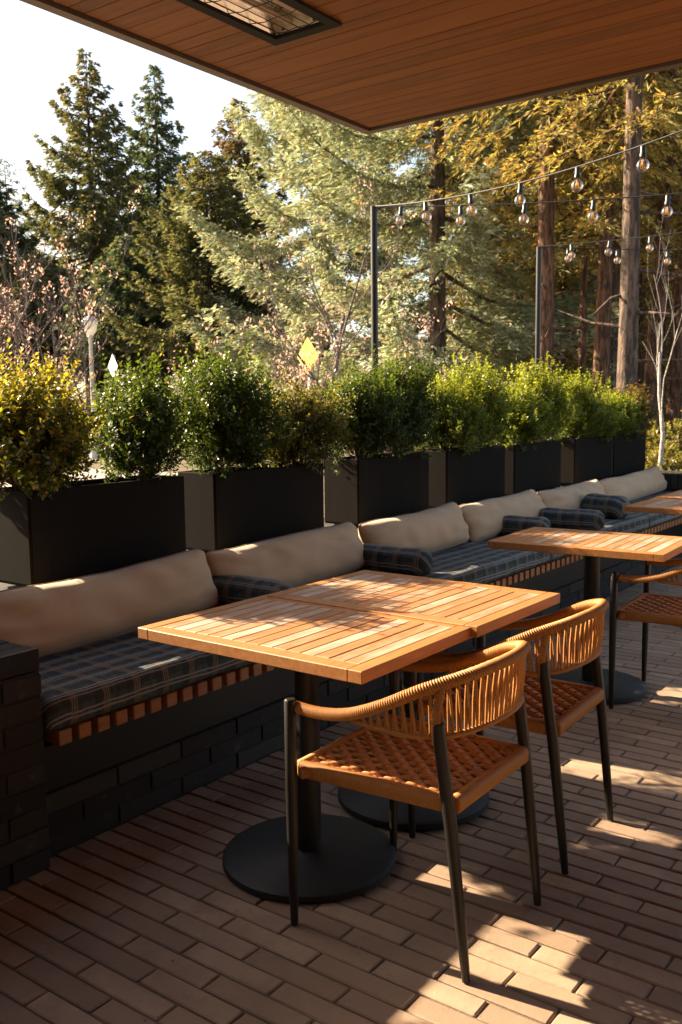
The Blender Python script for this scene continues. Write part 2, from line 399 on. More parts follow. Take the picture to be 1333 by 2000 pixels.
# return wall at the far end
rw = empty('brick_return_wall', (9.4, 1.5, 0)); tag(rw, 'dark brick return wall with upright cap bricks at the far end of the bench', 'wall')
inv = Vector((-9.4, -1.5, 0))
c = MB(); c.box(9.216, 9.6, -1.2, 3.0, -.1, W_TOP-.15); c.build('core', M['mortar'], rw, loc=inv)
capm = bev_box('cap_brick', .41, .066, .15, .004); capm.materials.append(M['brick'])
y = -1.2
while y < 2.95:
    obj('cap_brick', capm, None, rw, Vector((9.405, y+.036, W_TOP-.075))+inv); y += .0735
brick_face(rw, 'y', -1.2, 3.0, .02, 7, 9.2, .04, -1)
for o in [q for q in rw.children if q.name.startswith('brick')]: o.location += inv
# arm wall at the near end of the bench
aw = empty('brick_arm_wall', (1.3, 2.7, 0)); tag(aw, 'dark brick arm wall closing the near end of the bench', 'wall')
inv = Vector((-1.3, -2.7, 0)); AX0, AX1, AY0, AY1 = .75, 1.665, 2.357, 3.008
c = MB(); c.box(AX0+.005, AX1-.006, AY0+.006, AY1, -.05, W_TOP-.07); c.build('core', M['mortar'], aw, loc=inv)
brick_face(aw, 'x', AX0, AX1, 0, 9, AY0, .09, -1, .1)
brick_face(aw, 'y', AY0+.098, AY1, 0, 9, AX1, .05, 1, .07)
y = AY0
while y < AY1-.02:                      # cap course laid flat
    x1_ = AX1; first = (BL*.62 if int(round((y-AY0)/.0735)) % 2 else BL)
    while x1_ > AX0+.05:
        L = first; obj('brick', brick_mesh(L-BJ, .0655, .066), None, aw, (x1_-L/2, y+.036, W_TOP-.033+rnd.uniform(-.002, .001))); x1_ -= L; first = BL
    y += .0735
for o in [q for q in aw.children if q.name.startswith('brick')]: o.location += inv

# ------------------------------------------------------------------ bench
BX0, BX1 = 1.69, 9.1
bench = empty('built_in_bench', (BX0, 2.7, 0)); tag(bench, 'long built in bench of cedar slats on a dark brick base', 'bench')
inv = Vector((-BX0, -2.7, 0))
c = MB(); c.box(BX0, BX1, Y_BASE+.006, 3.0, -.05, .20); c.build('base_core', M['mortar'], bench, loc=inv)
brick_face(bench, 'x', BX0, BX1, 0, 3, Y_BASE, .05, -1)
for o in [q for q in bench.children if q.name.startswith('brick')]: o.location += inv
c = MB(); c.box(BX0, BX1, Y_BASE+.012, 3.0, .2065, .352); c.build('kick_panel', M['metal'], bench, loc=inv)
c = MB(); c.box(BX0, BX1, Y_BASE+.06, 2.99, .353, .366); c.build('seat_rail', M['void'], bench, loc=inv)
sm = bev_box('slat', .048, .62, .048, .003); sm.materials.append(M['seat_slat'])
x = BX0+.03
while x < BX1-.03:
    obj('slat', sm, None, bench, Vector((x+.024, 2.362+.31, .3905))+inv); x += .0745
# seat cushions
def wob(seed, a=.006, sc=3.0):
    o_ = Vector((seed*7.3, seed*3.1, seed*1.7))
    def f(p):
        return p + Vector((0, noise.noise(p*sc+o_)*a, noise.noise(p*sc*1.3-o_)*a))
    return f
seat_x = [1.672, 3.50, 5.335, 7.16, 9.08]
seat_lab = ['navy plaid seat cushion on the bench beside the brick arm wall', 'navy plaid seat cushion on the bench behind the paired teak tables',
            'navy plaid seat cushion on the bench behind the single teak table', 'navy plaid seat cushion on the bench running to the return wall']
for i in range(4):
    L = seat_x[i+1]-seat_x[i]-.012
    me = rounded_box('seat_cushion', L, .66, .112, .035, 40, 12, 2, 4, wob(i+1, .008, 4))
    o = obj('seat_cushion', me, M['plaid_seat'], None, ((seat_x[i]+seat_x[i+1])/2, 2.345+.33, .415+.056+.004)); tag(o, seat_lab[i], 'cushion', 'plaid seat cushions on the bench')
SEAT = .529
# back cushions
def pillow(name, a, h, th, seed, p=4.2, nu=56, nv=28):
    V = []; o_ = Vector((seed*5.1, seed*2.3, seed*9.7)); F_ = []
    for side in (1, -1):
        for j in range(nv+1):
            for i in range(nu+1):
                u = -1+2*i/nu; v_ = -1+2*j/nv
                u = math.sin(u*math.pi/2)*.35+u*.65; v_ = math.sin(v_*math.pi/2)*.35+v_*.65
                prof = max(0, (1-abs(u)**p)*(1-abs(v_)**(p*.7)))**.55
                rc = 1-.07*(abs(u)**8)*(abs(v_)**8); x = a*u*rc*(1-.03*(1-v_*v_)); z = h*v_*rc*(1-.12*(1-abs(u)**2.2)*(1 if v_ > 0 else .2))
                y = side*th*prof
                e = Vector((x*3, y*2, z*3))+o_
                wr = noise.noise(e)*.022 + noise.noise(e*2.7)*.010
                cr = (abs(u)**3)*.014*math.sin(10*v_+5*noise.noise(e*1.5)+seed) + .007*math.sin(u*13+v_*4+seed*2+4*noise.noise(e))*(.3+.7*max(0, v_)) - .020*math.exp(-((v_-.35*math.sin(u*3+seed)-.45)/.07)**2)*max(0, noise.noise(e*.8+Vector((3, 0, 0))))
                y += side*(wr+cr)*prof
                z += .012*noise.noise(Vector((u*2.3, seed*3.3, v_)))*(1 if v_ > 0 else .2)
                V.append((x, y, z))
    n1 = (nu+1)*(nv+1)
    for sd_ in (0, 1):
        for j in range(nv):
            for i in range(nu):
                q = [sd_*n1+j*(nu+1)+i, sd_*n1+j*(nu+1)+i+1, sd_*n1+(j+1)*(nu+1)+i+1, sd_*n1+(j+1)*(nu+1)+i]
                F_.append(tuple(q) if sd_ else tuple(q[::-1]))
    bm = bmesh.new(); vs_ = [bm.verts.new(q) for q in V]
    for q in F_: bm.faces.new([vs_[k] for k in q])
    bmesh.ops.remove_doubles(bm, verts=bm.verts, dist=.0004); bmesh.ops.recalc_face_normals(bm, faces=bm.faces)
    me = bpy.data.meshes.new(name); bm.to_mesh(me); bm.free(); me.shade_smooth()
    edge = [V[i] for i in range(nu+1)] + [V[j*(nu+1)+nu] for j in range(1, nv+1)] + [V[nv*(nu+1)+i] for i in range(nu-1, -1, -1)] + [V[j*(nu+1)] for j in range(nv-1, -1, -1)]
    return me, edge
back = [  # x0, x1, y centre at base, half height, lean, roll, label
    (1.72, 2.89, 2.80, .134, 22, -1.2, 'beige linen back cushion next to the brick arm wall'),
    (2.90, 4.03, 2.82, .134, 24, -1.0, 'beige linen back cushion behind the nearer of the paired teak tables'),
    (4.05, 5.12, 2.81, .134, 22, -1.4, 'beige linen back cushion beside a plaid bolster, behind the farther of the paired tables'),
    (5.14, 6.28, 2.82, .130, 25, -.8, 'beige linen back cushion between plaid bolsters behind the single teak table'),
    (6.30, 7.48, 2.82, .126, 23, -.6, 'beige linen back cushion with a plaid bolster standing at its end'),
    (7.50, 9.04, 2.83, .124, 26, -1.4, 'long beige linen back cushion at the far end of the bench by the return wall')]
for i, (x0, x1, yb, h, lean, rl, lab) in enumerate(back):
    a = (x1-x0)/2; me, edge = pillow('back_cushion', a, h, .098, i+1)
    o = obj('back_cushion', me, M['linen'], None, ((x0+x1)/2, yb+.04, SEAT+h*.93), (R_(-lean), R_(rl), 0))
    tag(o, lab, 'cushion', 'beige back cushions along the bench')
    pm = MB(); pm.tube(edge+[edge[0]], .0055, 6, False); pm.build('piping', M['piping'], o, True, 60)
# bolsters
for i, (x, y, rz, lab) in enumerate([(2.96, 2.70, 2, 'plaid bolster tucked between the two back cushions behind the nearer paired table'), (4.03, 2.66, -1, 'plaid bolster lying across the seat behind the farther paired table'),
        (5.55, 2.70, 3, 'plaid bolster half hidden behind the edge of the single teak table'), (6.10, 2.55, 5, 'plaid bolster lying across the seat past the corner of the single teak table'), (6.82, 2.58, -14, 'plump plaid bolster with its round end showing, beyond the single teak table')]):
    big = 1.25 if i == 4 else 1
    me = rounded_box('bolster', .155*big, .46/big, .14*big, .06*big, 2, 14, 2, 5, wob(i+20, .008, 6))
    tag(obj('bolster', me, M['plaid_bolster'], None, (x, y, SEAT+.066*big), (0, 0, R_(rz))), lab, 'bolster', 'plaid bolsters on the bench')

# ------------------------------------------------------------------ planters and boxwoods
PY0, PD, PZ0, PZ1 = 3.077, .25, .7104, 1.0878
TH = .022
def planter(x0, x1, label, yaw=0, y=None, z0=PZ0, dz=0):
    L = x1-x0; o = empty('planter_box', ((x0+x1)/2, PY0+PD/2 if y is None else y, z0), yaw)
    tag(o, label, 'planter', 'charcoal planters on the wall')
    h = PZ1-z0+dz; b = bmesh.new(); hx, hy = L/2, PD/2
    ring = lambda ax, ay, z: [b.verts.new((sx*ax, sy*ay, z)) for sx, sy in ((-1, -1), (1, -1), (1, 1), (-1, 1))]
    rg = [ring(hx-.006, hy-.006, .0), ring(hx, hy, .012), ring(hx, hy, h-.004), ring(hx-.004, hy-.004, h), ring(hx-TH, hy-TH, h), ring(hx-TH, hy-TH, h-.09)]
    for q in range(5):
        for k in range(4): b.faces.new((rg[q][k], rg[q][(k+1) % 4], rg[q+1][(k+1) % 4], rg[q+1][k]))
    b.faces.new(rg[0][::-1]); b.faces.new(rg[5]); 
    ve = [e for e in b.edges if abs(e.verts[0].co.z-e.verts[1].co.z) > .05 and abs(e.verts[0].co.x) > hx-.001 and abs(e.verts[1].co.x) > hx-.001]
    bmesh.ops.bevel(b, geom=ve, offset=.009, segments=3, affect='EDGES'); bmesh.ops.recalc_face_normals(b, faces=b.faces)
    me = bpy.data.meshes.new('shell'); b.to_mesh(me); b.free(); obj('shell', me, M['planter'], o)
    so_ = MB(); nx, ny = 30, 8
    so_.v = [(-hx+TH+(L-2*TH)*i/nx, -hy+TH+(PD-2*TH)*j/ny, h-.055+.02*noise.noise(Vector((i*.7+x0*9, j*.7, 0)))) for i in range(nx+1) for j in range(ny+1)]
    so_.f = [(i*(ny+1)+j, (i+1)*(ny+1)+j, (i+1)*(ny+1)+j+1, i*(ny+1)+j+1) for i in range(nx) for j in range(ny)]
    so_.build('soil', M['soil'], o, True)
    for sx in (-1, 1):
        ft = MB(); ft.box(sx*(hx-.10)-.03, sx*(hx-.10)+.03, -hy+.02, hy-.02, -(z0-W_TOP)+.001, .001); ft.build('foot', M['rubber'], o)
    return o
PL = [(1.08, 1.93), (2.150, 2.975), (3.160, 4.005), (4.318, 5.098), (5.312, 6.155), (6.300, 7.148), (7.420, 8.275), (8.312, 9.180)]
PLAB = [None, 'charcoal planter holding the golden boxwood', 'charcoal planter holding the boxwood with the drooping bronze companion', 'charcoal planter in front of the nearer string light pole',
        'charcoal planter of bright green boxwood behind the back cushion beside two bolsters', 'charcoal planter with a pale streaked end face and a stubby trunk at its rim', 'charcoal planter almost touching the last one on the wall', 'last charcoal planter on the wall before the white barked sapling']
PL = [(-1.05, -.2), (0.0, .86)]+PL; PLAB[0] = 'charcoal planter on the wall behind the brick arm wall'
PLAB = ['charcoal planter at the near end of the wall', 'charcoal planter second along the near end of the wall']+PLAB  # these two planters stay out of view, added to block skylight from the left
for (x0, x1), lab in zip(PL, PLAB): planter(x0, x1, lab)
planter(0, .86, 'dark planter standing crosswise on the return wall', R_(90), 2.75-.43, PZ0, 0).location.x = 9.42
rng = np.random.default_rng(11)
def unit(v): return v/np.maximum(np.linalg.norm(v, axis=-1, keepdims=True), 1e-9)
def leaf_quads(P, D, Nn, L, Wd, lift=.25):
    """leaf blades: base P, direction D, normal Nn, length L, width Wd -> verts, quads"""
    S = unit(np.cross(D, Nn)); n = len(P); L = L[:, None]; Wd = Wd[:, None]
    mid = P+D*L*.5
    a = mid+S*Wd*.5+Nn*Wd*lift; b = mid-S*Wd*.5+Nn*Wd*lift; tip = P+D*L
    V = np.stack([P, a, tip, b], 1).reshape(-1, 3); F_ = np.arange(n*4).reshape(n, 4)
    return V, F_
def boxwood(cx, cy, z0, rx, ry, hgt, seed, nsh, pal, label, lean=(0, 0), droop=0., lsz=1., first=.12):
    """stems from the soil fork into shoots carrying small paired leaves"""
    rg = np.random.default_rng(seed); root = empty('boxwood_shrub', (cx, cy, z0)); tag(root, label, 'shrub', 'boxwoods in the planters')
    # lumpy crown: shoot tips scattered in volume, more near the surface
    n = nsh; th = rg.uniform(0, 2*np.pi, n); ct = rg.uniform(-.86, 1, n); rr = rg.uniform(.25, 1, n)**.5*np.where(rg.random(n) < .14, rg.uniform(1.0, 1.28, n), 1)
    st = np.sqrt(1-ct**2); lump = 1+.20*np.sin(3*th+seed)*st+.20*np.sin(5*th+2*ct*3+seed*2)+.15*np.sin(9*th-ct*8+seed)
    B = np.stack([rx*rr*lump*st*np.cos(th), ry*rr*lump*st*np.sin(th), hgt*(.53+.47*ct*rr*lump)], 1)
    B[:, 0] += lean[0]*B[:, 2]; B[:, 1] += lean[1]*B[:, 2]
    outd = unit(B-np.array([0, 0, hgt*.30])); 
    D = unit(outd*.8+np.array([0, 0, .75-droop])+rg.normal(0, .33, (n, 3)))
    Ls = rg.uniform(.05, .12, n)*(1+.8*(rg.random(n) > .88)); hi = (ct > .2) & (rg.random(n) < .22); Ls = np.where(hi, rg.uniform(.13, .21, n), Ls); D = np.where(hi[:, None], unit(D*.5+np.array([0, 0, 1.])), D)
    B = B-D*Ls[:, None]*.5
    npair = 7; tt = np.linspace(.06, 1, npair)
    P = (B[:, None, :]+D[:, None, :]*(Ls[:, None]*tt)[:, :, None])
    ref = unit(np.cross(D, rg.normal(0, 1, (n, 3)))); bi = np.cross(D, ref)
    Vs, cs = [], []
    for sgn in (1, -1):
        ang = (np.arange(npair)*np.pi/2)[None, :]+rg.normal(0, .3, (n, npair))
        side = ref[:, None, :]*np.cos(ang)[:, :, None]+bi[:, None, :]*np.sin(ang)[:, :, None]
        d = unit(side*sgn*.8+D[:, None, :]*.62+rg.normal(0, .18, (n, npair, 3)))
        nn_ = unit(D[:, None, :]*.8-side*sgn*.5+rg.normal(0, .2, (n, npair, 3)))
        q = n*npair; L = rg.uniform(.014, .024, q)*lsz*1.18; 
        V, F_ = leaf_quads(P.reshape(-1, 3), d.reshape(-1, 3), nn_.reshape(-1, 3), L, L*.55); Vs.append(V)
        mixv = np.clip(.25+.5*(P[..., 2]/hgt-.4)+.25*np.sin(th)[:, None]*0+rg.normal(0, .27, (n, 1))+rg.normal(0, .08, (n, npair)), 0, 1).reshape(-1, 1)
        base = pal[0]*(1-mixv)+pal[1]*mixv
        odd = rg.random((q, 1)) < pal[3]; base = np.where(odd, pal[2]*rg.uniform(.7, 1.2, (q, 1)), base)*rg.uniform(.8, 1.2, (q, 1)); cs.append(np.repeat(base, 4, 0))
    V = np.concatenate(Vs); C_ = np.concatenate(cs); F_ = np.arange(len(V)).reshape(-1, 4)
    # keep leaves inside the planter opening below the rim
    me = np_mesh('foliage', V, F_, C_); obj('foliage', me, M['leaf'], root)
    tw = MB(); r2 = random.Random(seed)
    for k in range(r2.randint(4, 6)):      # main stems
        a0 = r2.uniform(0, 6.28); top = Vector((rx*.55*math.cos(a0)+lean[0]*hgt*.6, ry*.5*math.sin(a0), hgt*r2.uniform(.55, .8)))
        base = Vector((r2.uniform(-.025, .025), r2.uniform(-.02, .02), -.01)); mid = base*.4+top*.45+Vector((r2.uniform(-.03, .03), r2.uniform(-.03, .03), .02))
        mid.x *= .7; mid.y *= .7
        tw.tube([base, (base+mid)/2+Vector((r2.uniform(-.012, .012), 0, 0)), mid, top], [.010, .009, .007, .003], 6)
        for q in range(5):
            s0 = mid.lerp(top, r2.uniform(-.6, .7)); e = s0+Vector((r2.uniform(-1, 1)*rx*.6, r2.uniform(-1, 1)*ry*.6, r2.uniform(.05, .25)))
            tw.tube([s0, (s0+e)/2+Vector((0, 0, .02)), e], [.004, .003, .0015], 4)
    idx = rg.choice(n, min(n, 260), replace=False)
    for i in idx:
        b0 = Vector(B[i]); c0 = Vector((b0.x*.45, b0.y*.45, max(.03, b0.z*.6))); tw.tube([c0, (b0+c0)/2+Vector((0, 0, -.01)), b0, b0+Vector(D[i])*float(Ls[i])], [.003, .0022, .0014, .0008], 3, False)
    tw.build('stem', M['stem'], root, True, 80)
    return root
A = np.array
GREEN = (A([.026, .052, .010]), A([.105, .155, .018]), A([.15, .14, .025]), .05)
LIME_LIT = (A([.070, .110, .012]), A([.29, .33, .035]), A([.22, .20, .03]), .06)  # lighter than GREEN, the sidelight is put into the leaf colour
GOLD = (A([.036, .058, .010]), A([.34, .30, .035]), A([.32, .26, .04]), .07)
BRONZE = (A([.042, .056, .013]), A([.17, .16, .03]), A([.22, .16, .04]), .10)
RED = (A([.06, .075, .018]), A([.13, .125, .025]), A([.19, .085, .03]), .35)
ZS = PZ1-.055; YC = PY0+PD/2
boxes = [
    (-.62, .36, .22, .56, 30, 900, GREEN, (0, 0), 0, 1.0, 'green boxwood in the planter at the near end of the wall'),  # first three shrubs are unseen, added to block skylight from the left
    (.20, .25, .22, .54, 31, 700, GREEN, (0, 0), 0, 1.0, 'green boxwood in the second planter from the near end of the wall'),
    (.66, .22, .22, .52, 32, 700, GREEN, (0, 0), 0, 1.0, 'green boxwood sharing the second planter from the near end of the wall'),
    (2.21, 0.276, .23, 0.480, 1, 1417, GOLD, (0, -.05), .25, 1.05, 'golden yellow boxwood in the planter behind the arm wall end of the bench'),
    (2.83, 0.194, .20, 0.496, 2, 800, GREEN, (0, 0), -.1, 1.0, 'upright dark green boxwood beside the golden one'),
    (3.37, 0.262, .22, 0.560, 3, 1417, GREEN, (-.03, 0), -.1, 1.0, 'dark green boxwood leaning beside a drooping bronze boxwood'),
    (3.87, 0.251, .21, 0.416, 4, 1147, BRONZE, (.12, -.05), .55, .95, 'drooping bronze green boxwood spilling over its planter'),
    (4.50, 0.247, .22, 0.509, 5, 1215, GREEN, (0, 0), -.05, 1.0, 'dark green boxwood beside the nearer string light pole'),
    (4.90, 0.247, .23, 0.596, 6, 1215, GREEN, (.02, 0), .05, 1.0, 'full green boxwood just past the nearer string light pole'),
    (5.52, 0.256, .22, 0.486, 7, 1147, LIME_LIT, (0, 0), 0, 1.0, 'bright lime boxwood with dark lower stems'),
    (5.94, 0.266, .23, 0.588, 8, 1147, LIME_LIT, (0, 0), 0, 1.0, 'bright lime boxwood with a bare red twig at its foot'),
    (6.53, 0.247, .22, 0.440, 9, 1012, LIME_LIT, (0, 0), 0, 1.05, 'lime boxwood with a stubby pale trunk'),
    (6.93, 0.274, .23, 0.607, 10, 1080, LIME_LIT, (0, 0), 0, 1.05, 'tall rounded lime boxwood by the farther string light pole'),
    (7.66, 0.266, .23, 0.544, 11, 945, LIME_LIT, (0, 0), .1, 1.1, 'rounded lime boxwood just past the farther string light pole'),
    (8.03, 0.238, .22, 0.374, 12, 810, LIME_LIT, (0, 0), .1, 1.1, 'smaller lime boxwood in the next to last planter'),
    (8.58, 0.229, .21, 0.400, 13, 810, LIME_LIT, (0, 0), .1, 1.1, 'low green boxwood beside the reddish one'),
    (8.95, 0.247, .21, 0.448, 14, 877, RED, (.05, 0), .2, 1.1, 'reddish tipped boxwood in the last planter before the white sapling'),
    (1.20, 0.145, .17, 0.464, 15, 500, GREEN, (0, 0), 0, 1.0, 'green boxwood behind the brick arm wall')]
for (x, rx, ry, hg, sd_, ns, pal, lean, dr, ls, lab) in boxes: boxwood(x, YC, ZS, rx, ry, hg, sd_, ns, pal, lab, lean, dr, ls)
boxwood(9.42, 2.3, ZS, .2, .42, .30, 17, 500, BRONZE, 'low spreading shrub in the crosswise planter', (0, 0), .3, 1.2)

# ------------------------------------------------------------------ tables
TW, TL, TT = .8345, .5917, .034      # along y, along x, thickness
def make_table():
    root = empty('teak_table'); Z = .74
    rail = bev_box('side_rail', TL, .045, TT, .002); rail.materials.append(M['teak'])
    for sy in (-1, 1): obj('side_rail', rail, None, root, (0, sy*(TW/2-.0225), Z-TT/2))
    end = bev_box('end_rail', .055, TW-.0905, TT, .002); end.materials.append(M['teak'])
    for sx in (-1, 1): obj('end_rail', end, None, root, (sx*(TL/2-.0275), 0, Z-TT/2-.0004))
    ns = 15; span = TW-.0905; pw_ = span/ns
    sl = bev_box('slat', TL-.1105, pw_-.0036, .02, .0016); sl.materials.append(M['teak_top'])
    for i in range(ns): obj('slat', sl, None, root, (0, -span/2+pw_*(i+.5), Z-.0105+random.Random(i).uniform(-.0006, .0004)))
    b = MB(); b.box(-.2, .2, -.03, .03, Z-TT-.016, Z-.0215); b.box(-.03, .03, -.3, .3, Z-TT-.014, Z-.0216); b.build('bracket', M['metal'], root)
    pl_ = MB(); pl_.box(-.0015, .0015, -.014, .014, -.008, .008); pl_.build('label_plate', M['plate'], root, loc=(-TL/2+.05, .12, Z-TT-.009))
    c_ = MB(); c_.lathe([(.038, .03), (.038, Z-TT-.006)], 32); c_.build('column', M['metal'], root, True)
    d_ = MB(); d_.lathe([(.262, .002), (.268, .006), (.268, .024), (.258, .031), (.06, .033), (.05, .04), (.038, .042)], 72); d_.build('base_disc', M['iron'], root, True, 50)
    return root
tb0 = make_table()
def place(o, x, y, rz, z, label, cat, group):
    o.location = (x, y, z); o.rotation_euler = (0, 0, rz); return tag(o, label, cat, group)
place(tb0, 2.163, 1.740, -.004, 0, 'sunlit slatted teak table, the nearer of the joined pair', 'table', 'teak tables')
place(copy_tree(tb0), 2.727, 1.715, -.009, .0055, 'slatted teak table, the farther of the joined pair', 'table', 'teak tables')
place(copy_tree(tb0), 4.335, 1.700, .05, 0, 'single shaded teak table with a chair drawn up', 'table', 'teak tables')
place(copy_tree(tb0), 6.105, 1.66, .01, 0, 'teak table in front of the far bench with sun stripes on its edge', 'table', 'teak tables')
place(copy_tree(tb0), 6.71, 1.66, .01, .006, 'teak table farthest along the bench, pushed against its neighbour', 'table', 'teak tables')

# ------------------------------------------------------------------ chairs
def smooth_path(pts, n):
    P = [Vector(p) for p in pts]; P = [P[0]*2-P[1]]+P+[P[-1]*2-P[-2]]; out = []
    dense = []
    for i in range(1, len(P)-2):
        for k in range(40):
            t_ = k/40; a, b, c_, d = P[i-1], P[i], P[i+1], P[i+2]
            dense.append(.5*((2*b)+(-a+c_)*t_+(2*a-5*b+4*c_-d)*t_*t_+(-a+3*b-3*c_+d)*t_**3))
    dense.append(P[-2]); L = [0]
    for i in range(1, len(dense)): L.append(L[-1]+(dense[i]-dense[i-1]).length)
    j = 0
    for k in range(n):
        s_ = L[-1]*k/(n-1)
        while j < len(L)-2 and L[j+1] < s_: j += 1
        f_ = (s_-L[j])/max(1e-9, L[j+1]-L[j]); out.append(dense[j].lerp(dense[j+1], min(1, f_)))
    return out, L[-1]
def wrapped(mb, pts, r, pitch=.0068, n=10, flat=1.0):
    """rail wound with rope: one bulge for every turn"""
    path, L = smooth_path(pts, 4); turns = int(L/pitch); path, L = smooth_path(pts, turns*3+1)
    rr = [r*(1.0 if (i % 3) else .80)+random.Random(i//3).uniform(-.0003, .0003) for i in range(len(path))]
    mb.tube(path, rr, n)
def make_chair():
    root = empty('rope_chair')
    for sx in (-1, 1):
        l = MB(); l.tube([(sx*.252, .252, .004), (sx*.254, .252, .12), (sx*.256, .251, .40), (sx*.257, .250, .632), (sx*.257, .250, .637)], [.0105, .0135, .0165, .0165, .013], 14); l.build('leg', M['metal'], root, True, 50)
        l = MB(); l.tube([(sx*.214, -.250, .004), (sx*.215, -.238, .12), (sx*.219, -.208, .40), (sx*.222, -.180, .60), (sx*.222, -.176, .64)], [.0105, .0135, .0165, .0165, .014], 14); l.build('leg', M['metal'], root, True, 50)
    up_ = [(.241, .248, .612), (.252, .16, .614), (.262, .06, .632), (.262, -.04, .672), (.236, -.14, .722), (.165, -.220, .752), (.08, -.252, .763), (0, -.262, .766)]
    full_up = up_+[(-x, y, z) for x, y, z in up_[-2::-1]]
    rl = MB(); wrapped(rl, full_up, .0165); rl.build('top_rail', M['rope'], root, True, 80)
    lo = [(.258, .055, .618), (.258, -.03, .612), (.243, -.11, .606), (.200, -.185, .606), (.12, -.232, .612), (0, -.25, .616)]
    full_lo = lo+[(-x, y, z) for x, y, z in lo[-2::-1]]
    rl = MB(); wrapped(rl, full_lo, .0085, .006, 8); rl.build('lower_rail', M['rope'], root, True, 80)
    U_, Lu = smooth_path(full_up, 400); L_, Ll = smooth_path(full_lo, 400)
    nr = 84; ropes = MB(); iu0 = 0
    # matching stretch of the upper rail above the lower rail
    su = min(range(400), key=lambda i: (U_[i]-Vector((.262, .06, .632))).length); 
    for k in range(nr):
        f_ = k/(nr-1); a = L_[int(f_*399)]
        iu = su+(399-2*su)*(f_+.005*(1 if k % 2 else -1)); b = U_[int(max(0, min(399, iu)))]
        mid = (a+b)/2+Vector((a.x, a.y, 0)).normalized()*.004*(1 if k % 2 else -1)
        ropes.tube([a, mid, b], .0039, 6)
    ropes.build('back_ropes', M['rope'], root, True, 80)
    for sx in (-1, 1):        # wrapped uprights above the rear legs
        p = MB(); wrapped(p, [(sx*.223, -.172, .59), (sx*.222, -.170, .66), (sx*.212, -.178, .728)], .0125, .0055, 8); p.build('post', M['rope'], root, True, 80)
    # seat: rope wound rim and twill woven centre
    def corner(u, v_): 
        hw = .212+.012*v_; return Vector((hw*u, .018+.228*v_, .449))
    rim = MB()
    for a, b in (((-1, -1), (1, -1)), ((1, -1), (1, 1)), ((1, 1), (-1, 1)), ((-1, 1), (-1, -1))):
        p0, p1 = corner(*a), corner(*b); Ln = (p1-p0).length; turns = int(Ln/.007); d = (p1-p0).normalized(); o_ = Vector((d.y, -d.x, 0))
        prof = [(.012, .008), (.004, .0115), (-.010, .008), (-.014, -.002), (-.014, -.026), (-.008, -.033), (.006, -.033), (.012, -.026)]
        V = []; m = turns*3+1
        for i in range(m):
            c_ = p0.lerp(p1, i/(m-1)); k_ = 0 if i % 3 else .0022
            for (q, h) in prof: V.append(c_-o_*(q+k_*(1 if q < 0 else -1))+Vector((0, 0, h-(k_ if h > 0 else -k_))))
        npf = len(prof); F_ = [(i*npf+k, i*npf+(k+1) % npf, (i+1)*npf+(k+1) % npf, (i+1)*npf+k) for i in range(m-1) for k in range(npf)]
        F_ += [tuple(range(npf)), tuple(range((m-1)*npf, m*npf))]
        rim.add(V, F_)
    rim.build('seat_rim', M['rope'], root, True, 80)
    nb = 27; wv = MB(); sub = 3
    def band(i, along):
        ns_ = nb*sub; path = []
        for s_ in range(ns_+1):
            t_ = -1+2*s_/ns_; c_ = -1+2*(i+.5)/nb; j = s_/sub-.5
            ph = ((j+ (i if along else -i-1)) % 4)/4*2*math.pi
            h = .0054*math.tanh(2.2*math.sin(ph+.8))*(1 if along else -1)
            p = corner(c_*.965, t_*.965) if along else corner(t_*.965, c_*.965)
            path.append(p+Vector((0, 0, h-.002)))
        wdt = (.42 if along else .45)/nb*.41
        V = []
        offs = [(-1, -.002), (-.8, .0022), (-.5, .0005), (-.28, .0028), (0, .0010), (.28, .0028), (.5, .0005), (.8, .0022), (1, -.002)]
        side = Vector((1, 0, 0)) if along else Vector((0, 1, 0))
        for p in path:
            for (q, h) in offs: V.append(p+side*wdt*q+Vector((0, 0, h)))
        k_ = len(offs)
        wv.add(V, [(a*k_+b, a*k_+b+1, (a+1)*k_+b+1, (a+1)*k_+b) for a in range(len(path)-1) for b in range(k_-1)])
    for i in range(nb): band(i, True); band(i, False)
    wv.build('woven_seat', M['rope'], root, True, 80)
    for sx in (-1, 1):
        s_ = MB(); wrapped(s_, [(sx*.205, .205, .437), (sx*.252, .222, .437)], .016, .006, 10); s_.build('seat_bracket', M['rope'], root, True, 80)
        s_ = MB(); s_.tube([(sx*.2, -.2, .425), (sx*.219, -.206, .42)], .012, 8); s_.build('seat_bracket', M['metal'], root, True, 80)
    return root
ch0 = make_chair()
place(ch0, 2.105, 1.295, .02, 0, 'woven rope armchair drawn up to the nearer of the paired tables', 'chair', 'woven rope chairs')
place(copy_tree(ch0), 2.735, 1.318, .05, 0, 'woven rope armchair drawn up to the farther of the paired tables', 'chair', 'woven rope chairs')
place(copy_tree(ch0), 4.345, 1.255, .04, 0, 'woven rope armchair drawn up to the single shaded table', 'chair', 'woven rope chairs')

